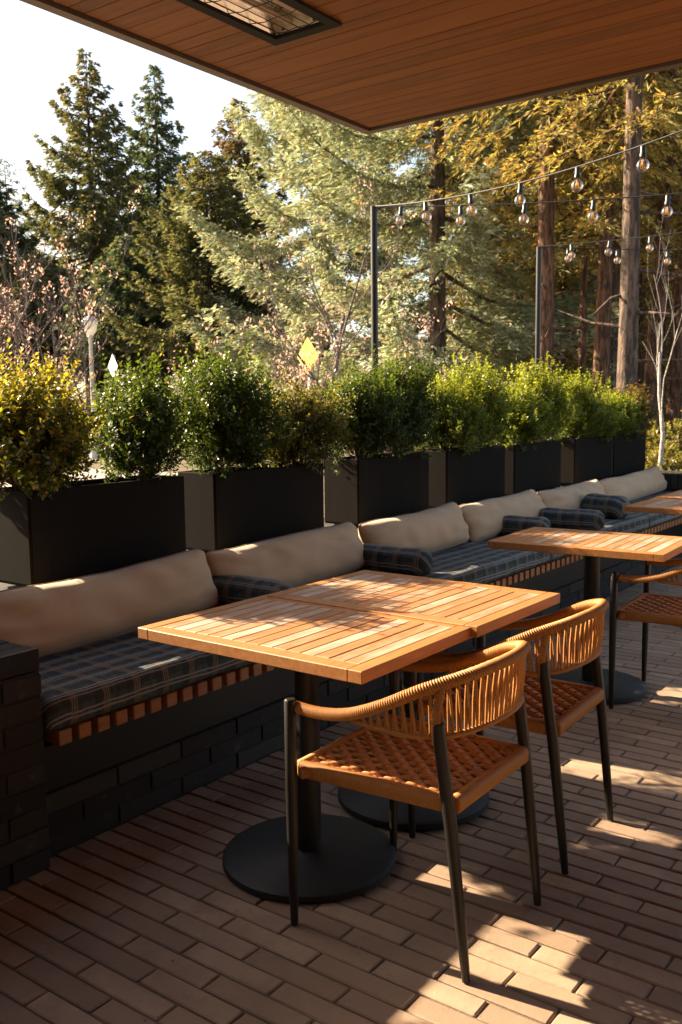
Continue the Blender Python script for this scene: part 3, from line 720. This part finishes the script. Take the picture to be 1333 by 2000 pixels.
# ------------------------------------------------------------------ canopy
RX, RY, RZ = 4.390, 3.049, 2.876
RX0, RY0 = -2.1, -2.6
can = empty('canopy_roof', (RX-2, RY-2, RZ)); tag(can, 'flat canopy roof lined with narrow brown wood boards and a bronze edge', 'roof')
inv = -can.location.copy()
LIP = .048; GAPW = .016
HX0, HX1, HY0, HY1 = 1.95, 3.10, 2.268, 2.606       # heater frame
sl = MB(); sl.box(RX0, RX-.06, RY0, RY-.06, RZ+.13, RZ+.30); sl.build('deck', M['void'], can, loc=inv)
for (x0, x1, y0, y1) in ((RX0, RX, RY-LIP, RY), (RX-LIP, RX, RY0, RY-LIP-.001)):
    f_ = MB(); f_.box(x0, x1, y0, y1, RZ-.012, RZ+.31); f_.build('fascia', M['fascia'], can, loc=inv)
br = random.Random(3); x = RX-LIP-GAPW; bw = [.075, .085, .097, .083, .086, .128, .097, .098, .075, .076, .15, .09]
bi = 0
while x > RX0+.1:
    wd = bw[bi % 12]; bi += 1; x0, x1 = x-wd, x
    spans = [(RY0, RY-LIP-GAPW)]
    if x1 > HX0+.02 and x0 < HX1-.02: spans = [(RY0, HY0+.02), (HY1-.02, RY-LIP-GAPW)]
    for (y0, y1) in spans:
        me = bev_box('board', wd-.0045, y1-y0, .018, .0022); me.materials.append(M['soffit'])
        obj('board', me, None, can, Vector(((x0+x1)/2, (y0+y1)/2, RZ+.009+br.uniform(-.0006, .0006)))+inv)
    x = x0
# heater
M['heater_frame'] = simple('heater_frame_paint', (.004, .004, .004), .8, var=.1)
ht = empty('ceiling_heater', ((HX0+HX1)/2, (HY0+HY1)/2, RZ)); tag(ht, 'black framed recessed infrared heater in the wood ceiling', 'heater')
hx, hy = (HX1-HX0)/2, (HY1-HY0)/2
for b_ in ((-hx, hx, -hy, -hy+.045), (-hx, hx, hy-.045, hy), (hx-.05, hx, -hy+.045, hy-.045), (-hx, -hx+.05, -hy+.045, hy-.045)):
    f_ = MB(); f_.box(*b_, -.012, .012); f_.build('frame', M['heater_frame'], ht)
M['mirror'] = simple('heater_reflector', (.75, .72, .68), .22, 1, .1, 12, bump=.1)
hs = MB(); ix, iy = hx-.048, hy-.043
hs.v = [(-ix, -iy, .0), (ix, -iy, .0), (ix, -iy*.55, .085), (-ix, -iy*.55, .085), (ix, iy*.55, .085), (-ix, iy*.55, .085), (ix, iy, 0), (-ix, iy, 0)]
hs.f = [(0, 1, 2, 3), (3, 2, 4, 5), (5, 4, 6, 7)]; hs.build('reflector', M['mirror'], ht)
M['endplate'] = simple('heater_end_plate', (.62, .55, .46), .45, .3, .15, 25)
for sx in (-1, 1):
    e = MB(); e.v = [(sx*ix, -iy, 0), (sx*ix, iy, 0), (sx*(ix-.035), iy*.6, .082), (sx*(ix-.035), -iy*.6, .082)]; e.f = [(0, 1, 2, 3)]; e.build('end_plate', M['endplate'], ht)
M['quartz'] = simple('quartz_tube', (.62, .5, .42), .2, 0, .1, 10)
for yy in (-.045, .045):
    q = MB(); q.tube([(-ix+.05, yy, .035), (ix-.05, yy, .035)], .011, 14); tb_ = q.build('heating_tube', M['quartz'], ht, True)
    for sx in (-1, 1):
        q = MB(); q.tube([(sx*(ix-.05), yy, .035), (sx*(ix-.005), yy, .035)], .014, 12); q.build('tube_cap', M['plate'], tb_, True)
gd = MB()
for k in range(5): gd.tube([(-ix, -iy*.8+iy*.4*k, .004), (ix, -iy*.8+iy*.4*k, .004)], .0018, 6)
for k in range(9):
    xk = -ix*.94+ix*1.88*k/8; gd.tube([(xk, -iy, .003), (xk+.01, -iy*.5, -.003), (xk, 0, -.004), (xk+.01, iy*.5, -.003), (xk, iy, .003)], .0018, 6)
gd.build('wire_guard', M['metal'], ht, True)
for sx in (-1, 1):
    for sy in (-1, 1):
        q = MB(); q.lathe([(.006, -.004), (.006, 0)], 10, (sx*(ix-.012), sy*iy*.62, .016)); q.build('screw', M['metal'], ht)
# building of the canopy, unseen behind the viewer; left wing added to cut skylight
bl = MB(); bl.box(-2.1, 4.2, -3.0, -2.62, -.1, 3.3); bl.box(-2.5, -2.1, -3.0, 3.0, -.1, 3.3)
tag(bl.build('building_wall', M['brick']), 'dark brick building wall that carries the canopy roof', 'wall')

# ------------------------------------------------------------------ string lights
PT = .0
def pole(x, y, top, label):
    o = empty('string_light_pole', (x, y, 0)); tag(o, label, 'pole', 'string light poles')
    p = MB(); p.lathe([(.023, -.05), (.023, top-.002), (.019, top)], 24); p.build('shaft', M['metal'], o, True, 50)
    h = MB(); h.tube([(0.02, -.02, top-.02), (.035, -.05, top-.025), (.02, -.06, top-.012), (.01, -.02, top-.012)], .003, 6); h.build('hook', M['metal'], o, True)
    return o
P1 = Vector((5.30, 3.63, 2.70)); P2 = Vector((7.87, 3.63, 2.755))
pole(P1.x, P1.y, P1.z, 'black metal pole holding the string lights nearer the canopy'); pole(P2.x, P2.y, P2.z, 'black metal pole holding the string lights farther from the canopy')
t = NT('bulb_glass'); gl = t.node('ShaderNodeBsdfGlossy'); gl.inputs['Roughness'].default_value = .03; tp = t.node('ShaderNodeBsdfTransparent'); tp.inputs[0].default_value = (.93, .91, .88, 1)
lw = t.node('ShaderNodeLayerWeight'); lw.inputs[0].default_value = .35; ms = t.node('ShaderNodeMixShader')
t.link(t.math('MULTIPLY_ADD', lw.outputs['Facing'], .65, .06), ms.inputs[0]); t.link(tp.outputs[0], ms.inputs[1]); t.link(gl.outputs[0], ms.inputs[2]); t.link(ms.outputs[0], t.out.inputs[0]); M['glass'] = t.m
M['filament'] = simple('amber_filament', (.75, .38, .08), .4, 0, .1)
M['cable'] = simple('black_cable', (.02, .019, .018), .45)
BR = .031
def bulb_parts():
    sk = MB(); sk.lathe([(.010, 0), (.013, -.004), (.013, -.034), (.016, -.038), (.016, -.052), (.012, -.054)], 16); s_me = sk.mesh('socket', True, 40); s_me.materials.append(M['cable'])
    pr = [(.011, -.05)]+[(BR*math.sin(a), -.092+BR*math.cos(a)) for a in np.linspace(.42, 3.13, 16)]
    gm = MB(); gm.lathe(pr, 24); g_me = gm.mesh('glass', True); g_me.materials.append(M['glass'])
    fm = MB()
    for k in range(4):
        a = k*1.57; fm.tube([(.004*math.cos(a), .004*math.sin(a), -.066), (.010*math.cos(a), .010*math.sin(a), -.108)], .0022, 6)
    f_me = fm.mesh('filament', True); f_me.materials.append(M['filament']); return s_me, g_me, f_me
BP = bulb_parts()
def string_light(name_lab, S, E, sag, spacing, start, nmax=30):
    o = empty('string_light', S); tag(o, name_lab, 'string light', 'string lights over the terrace')
    S = Vector(S); E = Vector(E); L = (E-S).length
    def at(s_): 
        f_ = s_/L; p = S.lerp(E, f_); p.z -= 4*sag*f_*(1-f_); return p-S
    c_ = MB(); c_.tube([at(L*i/60) for i in range(61)], .0042, 6); c_.build('cable', M['cable'], o, True)
    s_ = start; k = 0
    while s_ < L-.1 and k < nmax:
        p = at(s_); p.z -= .003
        rz = random.Random(k*7+int(L*100)).uniform(0, 6.28); tl = random.Random(k*3+int(L*50)).uniform(-.12, .12)
        b = obj('socket', BP[0], None, o, p, (tl, tl*.6, rz)); obj('glass', BP[1], None, b); obj('filament', BP[2], None, b); s_ += spacing; k += 1
string_light('string of clear bulbs climbing from the nearer pole to the canopy edge', P1, (4.2, .2, 2.84), .16, .40, .52)
string_light('string of clear bulbs running level from the nearer pole across the terrace', P1, (6.0, -2.4, 2.8), .20, .42, .20)
string_light('string of clear bulbs climbing from the farther pole', P2, (7.9, -1.2, 3.05), .12, .34, .3)
string_light('string of clear bulbs running level from the farther pole', P2, (10.2, -.8, 2.75), .10, .42, .25)

# ------------------------------------------------------------------ trees
def gp(u, d):
    """ground position seen in picture column u at depth d"""
    r_ = Vector((fw.x, fw.y, 0)).normalized(); k = (u-666.5)/F_PX
    p = r_*d + Vector((math.sin(YAW), -math.cos(YAW), 0))*k*d
    return p.x, p.y
def ztop(v, d): return CAM_H+(786-v)*d/F_PX
def conifer_mesh(seed, H, Rm, cb, pal, nbr=150, droop=.25, spray=.16, hang=.3, shape=.8, tw_sp=.13, tipup=.15, stub=False, dens=1.0, twk=.42, fluff=.02, wr=.17, dn=.22):
    """returns foliage mesh, branch mesh: whorled boughs carrying flat sprays of needle tufts"""
    rg = np.random.default_rng(seed); r2 = random.Random(seed)
    V, C_ = [], []; wood = MB()
    for b in range(nbr):
        f_ = (b+rg.random())/nbr; zf = f_**.92; z = cb+(H-cb)*zf
        L = Rm*(1-zf)**shape*rg.uniform(.72, 1.12)*(1-.35*max(0, .12-zf)/.12)+.10
        az = b*2.399+rg.normal(0, .35); d = np.array([math.cos(az), math.sin(az), 0.]); sd_ = np.array([-d[1], d[0], 0.])
        rise = .55*zf-.12-droop*(1-zf)+rg.normal(0, .06); tu = tipup*L*(.4+.6*(1-zf))
        def bp(t): return np.array([0, 0, z])[None]+d[None]*(L*t)[:, None]+np.array([0, 0, 1.])[None]*(L*rise*t+tu*t**3-L*.10*np.sin(np.pi*t))[:, None]
        pts = bp(np.linspace(0, 1, 5)); wood.tube([Vector(p) for p in pts], [max(.012, .012*L), .009*L+.004, .007*L+.003, .005*L+.002, .003], 4, False)
        nt = max(3, int(L/tw_sp*dens)); tt = np.sort(rg.uniform(.10, 1.0, nt)); P0 = bp(tt)
        for s_ in (1, -1):
            tl = (.10+twk*L*(1-tt)**.75*np.minimum(1, tt*4))*rg.uniform(.65, 1.2, nt); tl = np.minimum(tl, 1.3)
            nm = 2+int(tl.max()/(spray*.75)); qs = (np.arange(nm)+.3)/nm
            D = unit(d[None]*.75+s_*sd_[None]*.85+rg.normal(0, .18, (nt, 3))); 
            Q = P0[:, None, :]+D[:, None, :]*(tl[:, None]*qs[None])[:, :, None]
            Q[:, :, 2] -= hang*tl[:, None]*qs[None]**1.6
            keep = (qs[None]*tl.max() <= tl[:, None]*1.15+spray) & (rg.random((nt, nm)) < .93)
            Q = Q[keep]+rg.normal(0, fluff, (int(keep.sum()), 3)); n = len(Q)
            Dd = np.repeat(D[:, None, :], nm, 1)[keep]
            Dd = unit(Dd+d[None]*.30+rg.normal(0, dn, (n, 3))+np.array([0, 0, -.75*hang+.05])[None])
            for rep in range(3):
                nr_ = unit(np.array([0, 0, 1.])[None]*(1 if rep == 0 else .2)+rg.normal(0, .55, (n, 3)))
                Ls = rg.uniform(.7, 1.25, n)*spray*(1 if rep == 0 else .8); v_, _ = leaf_quads(Q, Dd if rep == 0 else unit(Dd+rg.normal(0, .38, (n, 3))), nr_, Ls, Ls*wr, .1); V.append(v_)
                tip = (np.linalg.norm(Q[:, :2], axis=1)/max(L, .1))[:, None]
                mx = np.clip(rg.normal(.45, .28, (n, 1))+.25*(tip-.6), 0, 1); cc = pal[0]*(1-mx)+pal[1]*mx
                cone = (rg.random((n, 1)) < pal[3]*(1+2.0*(zf > .75))); cc = np.where(cone, pal[2], cc)*rg.uniform(.78, 1.22, (n, 1)); C_.append(np.repeat(cc, 4, 0))
    V = np.concatenate(V); C_ = np.concatenate(C_)
    return np_mesh('crown', V, np.arange(len(V)).reshape(-1, 4), C_), wood.mesh('boughs', True)
def trunk_mesh(H, r0, seed, lean=(0, 0), stubs=0, n=12):
    t_ = MB(); r2 = random.Random(seed); pts, rs = [], []
    for i in range(15):
        f_ = i/14; pts.append((lean[0]*H*f_+.04*math.sin(f_*7+seed)*min(1, H/8), lean[1]*H*f_+.04*math.cos(f_*6+seed), -.4+(H+.3)*f_)); rs.append(max(.012, r0*(1-f_)**.8*(1+.35*math.exp(-f_*22))))
    t_.tube(pts, rs, n)
    for k in range(stubs):               # dead lower limbs
        z = r2.uniform(1.2, 5.5); a = r2.uniform(0, 6.28); L = r2.uniform(.5, 2.4); b0 = Vector((lean[0]*z, lean[1]*z, z)); d = Vector((math.cos(a), math.sin(a), r2.uniform(-.25, .25)))
        t_.tube([b0, b0+d*L*.5+Vector((0, 0, -.05)), b0+d*L+Vector((0, 0, r2.uniform(-.3, .25)))], [.03, .02, .006], 5, False)
    return t_.mesh('trunk', True)
NEED = {
 'olive': (A([.066, .084, .036]), A([.185, .20, .092]), A([.20, .11, .05]), .05),
 'dark': (A([.045, .070, .036]), A([.125, .17, .090]), A([.16, .09, .045]), .03),
 'cone': (A([.070, .080, .032]), A([.18, .18, .078]), A([.24, .12, .05]), .10),
 'blue': (A([.16, .19, .12]), A([.50, .54, .38]), A([.32, .22, .08]), .12),
 'gold': (A([.15, .145, .045]), A([.50, .43, .14]), A([.42, .24, .07]), .16)}  # golden backlight of the wood is put into these needle colours
def put_tree(name, crown, boughs, trunk, barkm, loc, rz, sc, label, group):
    o = empty(name, loc, rz); o.scale = (sc, sc, sc)
    tag(o, label, 'tree', group)
    obj('trunk', trunk, M[barkm], o)
    if crown: obj('crown', crown, M['needle_blue' if name == 'blue_spruce' else 'needle'], o)
    if boughs: obj('boughs', boughs, M[barkm], o)
    return o
GT = 'conifers across the street'; GF = 'forest conifers beyond the terrace'
def spruce(u, v, d, Rm, pal, seed, label, cb=3.0, name='spruce_tree', group=GT, **kw):
    H = ztop(v, d); x, y = gp(u, d); z = gz(x, y); H -= z
    cr, bo = conifer_mesh(seed, H, Rm, cb, NEED[pal], dens=1.8, wr=.30, **kw)
    return put_tree(name, cr, bo, trunk_mesh(H, .013*H+.04, seed), 'bark_dark', (x, y, z), 0, 1, label, group)
spruce(200, 132, 42, 5.6, 'olive', 21, 'tallest spruce against the sky with open upswept branches', nbr=170, droop=.20, spray=.25, hang=.55, tw_sp=.20, tipup=.30, shape=.95, twk=.30)
spruce(327, 158, 46, 4.6, 'dark', 22, 'dark pointed spruce right of the tallest one', nbr=180, droop=.22, spray=.25, hang=.6, tw_sp=.20, shape=.92, twk=.32)
spruce(482, 222, 38, 4.0, 'cone', 23, 'spruce with cone laden brownish top beside the blue spruce', nbr=180, droop=.16, spray=.20, hang=.45, tw_sp=.18, shape=.85, twk=.34)
spruce(418, 318, 31, 3.6, 'olive', 24, 'broad olive spruce in front of the pointed ones', nbr=150, droop=.10, spray=.17, hang=.35, tw_sp=.14, shape=.75, twk=.30)
spruce(-22, 318, 38, 4.6, 'dark', 25, 'dark spruce behind the pink seeded maple by the lamp post', nbr=150, droop=.2, spray=.28, hang=.5, tw_sp=.22)
spruce(262, 470, 33, 2.6, 'dark', 26, 'short dark spruce behind the street lamp', nbr=120, droop=.15, spray=.23, hang=.4, tw_sp=.2)
spruce(80, 505, 36, 3.2, 'olive', 27, 'short olive spruce behind the bare maple branches', nbr=120, droop=.15, spray=.24, hang=.4, tw_sp=.2)
# the wide blue spruce at the edge of the wood
x, y = gp(860, 21)
cr, bo = conifer_mesh(31, 15.5, 5.2, 1.4, NEED['blue'], nbr=60, droop=.12, spray=.19, hang=.45, tw_sp=.040, tipup=.22, shape=.5, twk=.22, fluff=.13, wr=.24)
put_tree('blue_spruce', cr, bo, trunk_mesh(15.5, .24, 31, (-.008, .01), 6), 'bark_grey', (x, y, gz(x, y)), .4, 1, 'wide pale blue spruce with layered boughs at the edge of the wood', GF)
x, y = gp(640, 27)
put_tree('blue_spruce', cr, bo, trunk_mesh(15.5, .24, 32, (0, 0), 4), 'bark_grey', (x, y, gz(x, y)), 2.1, .86, 'smaller pale blue spruce behind the wide one', GF)
# wood on the right: tall bare trunks, drooping boughs coloured as if lit gold
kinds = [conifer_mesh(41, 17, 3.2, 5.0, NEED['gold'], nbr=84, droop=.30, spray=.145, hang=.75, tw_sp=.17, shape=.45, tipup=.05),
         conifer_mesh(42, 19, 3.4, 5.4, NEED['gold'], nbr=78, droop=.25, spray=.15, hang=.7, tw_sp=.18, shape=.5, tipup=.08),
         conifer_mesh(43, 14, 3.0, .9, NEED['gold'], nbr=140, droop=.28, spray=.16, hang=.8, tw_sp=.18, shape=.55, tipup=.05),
         conifer_mesh(44, 18, 4.2, 1.5, NEED['dark'], nbr=170, droop=.2, spray=.24, hang=.6, tw_sp=.21, shape=.6)]
trunks = {}
wood_list = [  # column, depth, kind, trunk radius, bark, scale, lean, label
    (1062, 17.5, 1, .185, 'bark_red', 1.0, .004, 'thick red barked trunk behind the farther string light pole'),
    (1216, 15.5, 1, .175, 'bark_grey', 1.05, .010, 'thickest grey trunk with knots and flaking bark'),
    (1164, 18.5, 0, .175, 'bark_red', 1.0, .016, 'dark red trunk left of the thickest grey trunk'),
    (1130, 20.0, 0, .09, 'bark_red', .9, .006, 'slender red trunk between two thick ones'),
    (1188, 22.0, 1, .17, 'bark_grey', 1.0, .004, 'grey trunk half hidden behind the thickest one'),
    (1268, 19.0, 0, .17, 'bark_red', 1.0, .022, 'leaning red trunk behind the white sapling'),
    (1246, 24.0, 0, .17, 'bark_red', 1.1, .0, 'narrow red trunk seen between the grey trunk and the leaning one'),
    (1318, 21.0, 1, .16, 'bark_red', 1.1, .01, 'red trunk past the white sapling'),
    (1098, 25.0, 1, .14, 'bark_red', 1.1, -.006, 'thin red trunk right of the farther string light pole'),
    (1010, 24.0, 0, .15, 'bark_grey', 1.1, .006, 'grey brown trunk left of the farther string light pole'),
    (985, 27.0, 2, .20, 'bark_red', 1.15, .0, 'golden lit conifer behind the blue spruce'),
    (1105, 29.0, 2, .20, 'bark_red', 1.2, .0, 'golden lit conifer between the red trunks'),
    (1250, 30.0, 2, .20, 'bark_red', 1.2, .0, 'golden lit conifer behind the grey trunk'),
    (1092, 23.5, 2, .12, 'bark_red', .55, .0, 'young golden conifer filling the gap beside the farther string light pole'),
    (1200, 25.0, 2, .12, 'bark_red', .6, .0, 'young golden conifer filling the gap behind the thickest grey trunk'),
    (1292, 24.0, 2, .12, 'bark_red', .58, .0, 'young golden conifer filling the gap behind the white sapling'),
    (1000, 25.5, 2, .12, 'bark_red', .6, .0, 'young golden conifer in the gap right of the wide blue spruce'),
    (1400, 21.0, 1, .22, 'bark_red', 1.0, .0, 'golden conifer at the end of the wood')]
for i, (u, d, k, r0, bk, sc, ln, lab) in enumerate(wood_list):
    x, y = gp(u, d); cr, bo = kinds[k]; H = (17, 19, 14, 18)[k]
    lv = Vector((math.sin(YAW), -math.cos(YAW), 0))*ln
    o = put_tree('forest_conifer', cr, bo, trunk_mesh(H, r0/sc, 60+i, (0, 0), 7), bk, (x, y, gz(x, y)), i*1.7, sc, lab, GF)
    ax_ = Vector((0, 0, 1)).cross(Vector((lv.x, lv.y, 0))); 
    if ln: o.rotation_mode = 'QUATERNION'; o.rotation_quaternion = Matrix.Rotation(math.atan(ln*1.5), 3, ax_).to_quaternion() @ Matrix.Rotation(i*1.7, 3, 'Z').to_quaternion()
tk = [trunk_mesh(14, .2, 90, (0, 0), 3), trunk_mesh(18, .24, 91, (0, 0), 3)]
br = random.Random(8); n = 0
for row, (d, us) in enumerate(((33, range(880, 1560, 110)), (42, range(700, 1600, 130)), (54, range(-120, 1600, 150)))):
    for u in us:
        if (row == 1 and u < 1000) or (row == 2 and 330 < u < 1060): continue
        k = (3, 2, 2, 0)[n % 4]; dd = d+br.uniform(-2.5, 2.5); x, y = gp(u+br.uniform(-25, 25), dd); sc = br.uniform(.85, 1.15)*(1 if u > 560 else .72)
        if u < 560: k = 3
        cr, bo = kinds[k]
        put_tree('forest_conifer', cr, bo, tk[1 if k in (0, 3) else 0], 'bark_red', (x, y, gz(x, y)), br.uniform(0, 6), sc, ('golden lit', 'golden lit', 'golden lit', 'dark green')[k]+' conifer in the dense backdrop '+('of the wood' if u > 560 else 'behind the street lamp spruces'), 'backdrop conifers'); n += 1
# bare deciduous trees ---------------------------------------------------
def bare_tree(name, base, stems, mat_, label, seed, depth=4, seeds=0, seedcol=None, r0=.03, spread=.55, up_=.25, sl=.045, fork=.58):
    r2 = random.Random(seed); o = empty(name, base); tag(o, label, 'tree'); b = MB(); tips = []
    def grow(p, d, L, r, lev):
        n = 4; pts = [p]; rs = [r]; q = p.copy(); dd = d.copy()
        for k in range(n):
            dd = (dd+Vector((r2.gauss(0, .10), r2.gauss(0, .10), up_*.12))).normalized(); q = q+dd*L/n; pts.append(q.copy()); rs.append(r*(1-.55*(k+1)/n))
        b.tube(pts, rs, 7 if lev > 2 else 5 if lev > 0 else 4, False)
        if lev <= 1: tips.extend(pts[1:])
        if lev == 0: return
        for k in range(r2.choice((3, 4, 4, 5)) if lev > 1 else r2.choice((2, 3, 4))):
            f_ = r2.uniform(.25, 1); i_ = min(n-1, int(f_*n)); s0 = pts[i_].lerp(pts[i_+1], f_*n-i_)
            side = Vector((r2.gauss(0, 1), r2.gauss(0, 1), r2.gauss(.2, .6))).normalized()
            nd = (dd*(1-spread)+side*spread+Vector((0, 0, up_))).normalized(); grow(s0, nd, L*r2.uniform(.45, .68), rs[i_]*fork, lev-1)
    for (d, L, r) in stems: grow(Vector((r2.uniform(-.05, .05), r2.uniform(-.05, .05), -.2)), Vector(d).normalized(), L, r, depth)
    b.build('trunk', M[mat_], o, True, 80)
    if seeds:
        rg = np.random.default_rng(seed); T = np.array([list(t_) for t_ in tips]); c_ = T[rg.integers(0, len(T), seeds)]
        m_ = 6; P = np.repeat(c_, m_, 0)+rg.normal(0, .035, (seeds*m_, 3)); D = unit(rg.normal(0, .6, (len(P), 3))+np.array([0, 0, -.7])); Nn = unit(rg.normal(0, 1, (len(P), 3)))
        L = rg.uniform(.6, 1.2, len(P))*sl; V, F_ = leaf_quads(P, D, Nn, L, L*.45); cc = seedcol[0]+(seedcol[1]-seedcol[0])*rg.random((len(P), 1)); obj('seeds', np_mesh('seeds', V, F_, np.repeat(cc, 4, 0)), M['samara'], o)
    return o
PINK = (A([.42, .25, .19]), A([.78, .58, .48]))
x, y = gp(15, 10.5)
bare_tree('maple_tree', (x, y, gz(x, y)), [((0, 0, 1), 2.3, .055), ((.2, -.15, 1), 2.3, .045), ((-.25, .2, 1), 2.2, .045), ((.40, -.32, .9), 2.1, .04), ((-.5, .3, .9), 2.0, .04), ((.15, .3, 1), 2.2, .04)], 'bark_twig', 'bare maple with pink seed clusters beside the street lamp', 3, 4, 320, PINK, spread=.5)
x, y = gp(600, 11.5)
bare_tree('maple_tree', (x, y, gz(x, y)), [((.12, -.12, 1), 2.9, .055), ((-.05, 0, 1), 1.9, .03), ((-.40, .3, .9), 1.7, .028), ((-.62, .45, .8), 1.6, .026), ((.3, -.2, .9), 1.9, .028), ((.1, .3, 1), 1.8, .026)], 'bark_twig', 'bare maple with pink seed clusters in front of the yellow sign', 9, 4, 480, PINK, spread=.5)
x, y = gp(1290, 13.2)
bare_tree('white_sapling', (x, y, gz(x, y)), [((.01, 0, 1), 2.3, .040)], 'bark_white', 'slender white barked sapling with bare upswept branches', 12, 3, 0, None, spread=.40, up_=.40, fork=.42)
# understory shrubs at the edge of the wood
UND = (A([.10, .11, .025]), A([.22, .21, .05]), A([.22, .15, .07]), .2)
for i, (u, d, r_, h) in enumerate(((1240, 14.5, .7, .75), (1310, 13.5, .6, .7), (1180, 16.5, .8, .9), (1345, 16, .9, 1.0))):
    x, y = gp(u, d); rg_ = boxwood(x, y, gz(x, y), r_, r_, h, 70+i, 420, UND, ('low yellow green shrub by the foot of the white sapling', 'sprawling shrub behind the crosswise planter', 'shrub at the foot of the red trunks', 'taller shrub deep in the wood')[i], (0, 0), .2, 2.6)
    rg_['group'] = 'shrubs at the edge of the wood'
# ------------------------------------------------------------------ street furniture
M['white_metal'] = simple('white_painted_metal', (.66, .65, .62), .4, .1); M['post_grey'] = simple('grey_post', (.50, .50, .48), .5, .1)
t = NT('frosted_lamp_glass'); t.base((.85, .84, .8)); t.rough(.3); tr = t.node('ShaderNodeBsdfTranslucent'); tr.inputs[0].default_value = (.9, .88, .84, 1); ms = t.node('ShaderNodeMixShader'); ms.inputs[0].default_value = .5; t.link(t.b.outputs[0], ms.inputs[1]); t.link(tr.outputs[0], ms.inputs[2]); t.link(ms.outputs[0], t.out.inputs[0]); M['frost'] = t.m; M['yellow'] = simple('yellow_sign_paint', (.72, .42, .01), .4, var=.08)
x, y = gp(188, 24.8); zt = ztop(613, 24.8); z0 = .0 if y < 24.2 else gz(x, y)
lp = empty('street_lamp', (x, y, z0)); tag(lp, 'pale street lamp with a white faceted lantern', 'street lamp'); h = zt-z0
p = MB(); p.lathe([(.14, 0), (.14, .25), (.09, .35), (.065, .6), (.05, h-.62), (.075, h-.58), (.06, h-.54)], 16); p.build('post', M['post_grey'], lp, True, 50)
p = MB(); p.lathe([(.07, h-.54), (.13, h-.46), (.20, h-.22), (.19, h-.18)], 8); p.build('lantern', M['frost'], lp)
p = MB(); p.lathe([(.21, h-.18), (.20, h-.15), (.10, h-.05), (.03, h-.03), (.02, h+.03)], 8); p.build('lamp_cap', M['white_metal'], lp)
def diamond(u, v, d, side, turn, mat_, label, back=False):
    x, y = gp(u, d); z = ztop(v, d); o = empty('road_sign', (x, y, gz(x, y)), turn); tag(o, label, 'sign'); g0 = gz(x, y)
    pz = z-g0; r_ = side*.7071
    m_ = MB(); c_ = [(math.sin(a)*r_, math.cos(a)*r_) for a in (0, math.pi/2, math.pi, -math.pi/2)]
    m_.v = [(q[0], -.006, pz+q[1]) for q in c_]+[(q[0], .0, pz+q[1]) for q in c_]; m_.f = [(0, 1, 2, 3), (4, 7, 6, 5), (0, 4, 5, 1), (1, 5, 6, 2), (2, 6, 7, 3), (3, 7, 4, 0)]
    m_.build('panel', mat_, o)
    q = MB(); q.box(-.025, .025, .002, .05, 0, pz+r_*.9); q.build('post', M['post_grey'], o)
fy = YAW-math.pi/2
diamond(229, 712, 22, .40, -1.876, M['white_metal'], 'blank white diamond shaped road sign near the street lamp')
diamond(606, 697, 15.5, .44, -1.876, M['yellow'], 'yellow diamond shaped road sign behind the maple branches')
x, y = gp(305, 22.5); q = empty('marker_post', (x, y, 0)); tag(q, 'slim brown marker post with a pale band at the street', 'post')
p = MB(); p.lathe([(.055, 0), (.055, ztop(735, 22.5))], 12); p.build('post', M['bark_red'], q, True, 50); p = MB(); p.lathe([(.057, ztop(762, 22.5)), (.057, ztop(748, 22.5))], 12); p.build('band', M['white_metal'], q, True, 50)

# crumbs of bark, dry needles and grit lying on the paving
rg = np.random.default_rng(77); n = 900
P = np.stack([rg.uniform(1.0, 7, n), rg.uniform(.3, 2.38, n), np.full(n, .0012)], 1)
snap = rg.random(n) < .55; kx = np.round((P[:, 0]-GU)/GW-.5)+.5; P[:, 0] = np.where(snap, GU+kx*GW+rg.normal(0, .004, n), P[:, 0]); P[:, 2] = np.where(snap, -.003, P[:, 2])
a = rg.uniform(0, 6.28, n); D = np.stack([np.cos(a), np.sin(a), rg.normal(0, .15, n)], 1); L = rg.uniform(.003, .011, n); L[:60] *= 1.8
V, F_ = leaf_quads(P, unit(D), unit(np.array([0, 0, 1.])+rg.normal(0, .25, (n, 3))), L, L*rg.uniform(.15, .6, n), .2)
cc = np.where(rg.random((n, 1)) < .45, np.array([.42, .36, .28]), np.array([.10, .06, .035]))*rg.uniform(.6, 1.2, (n, 1))
tag(obj('floor_litter', np_mesh('floor_litter', V, F_, np.repeat(cc, 4, 0)), M['samara']), 'fine dry litter scattered over the paving bricks', 'litter', kind='stuff')
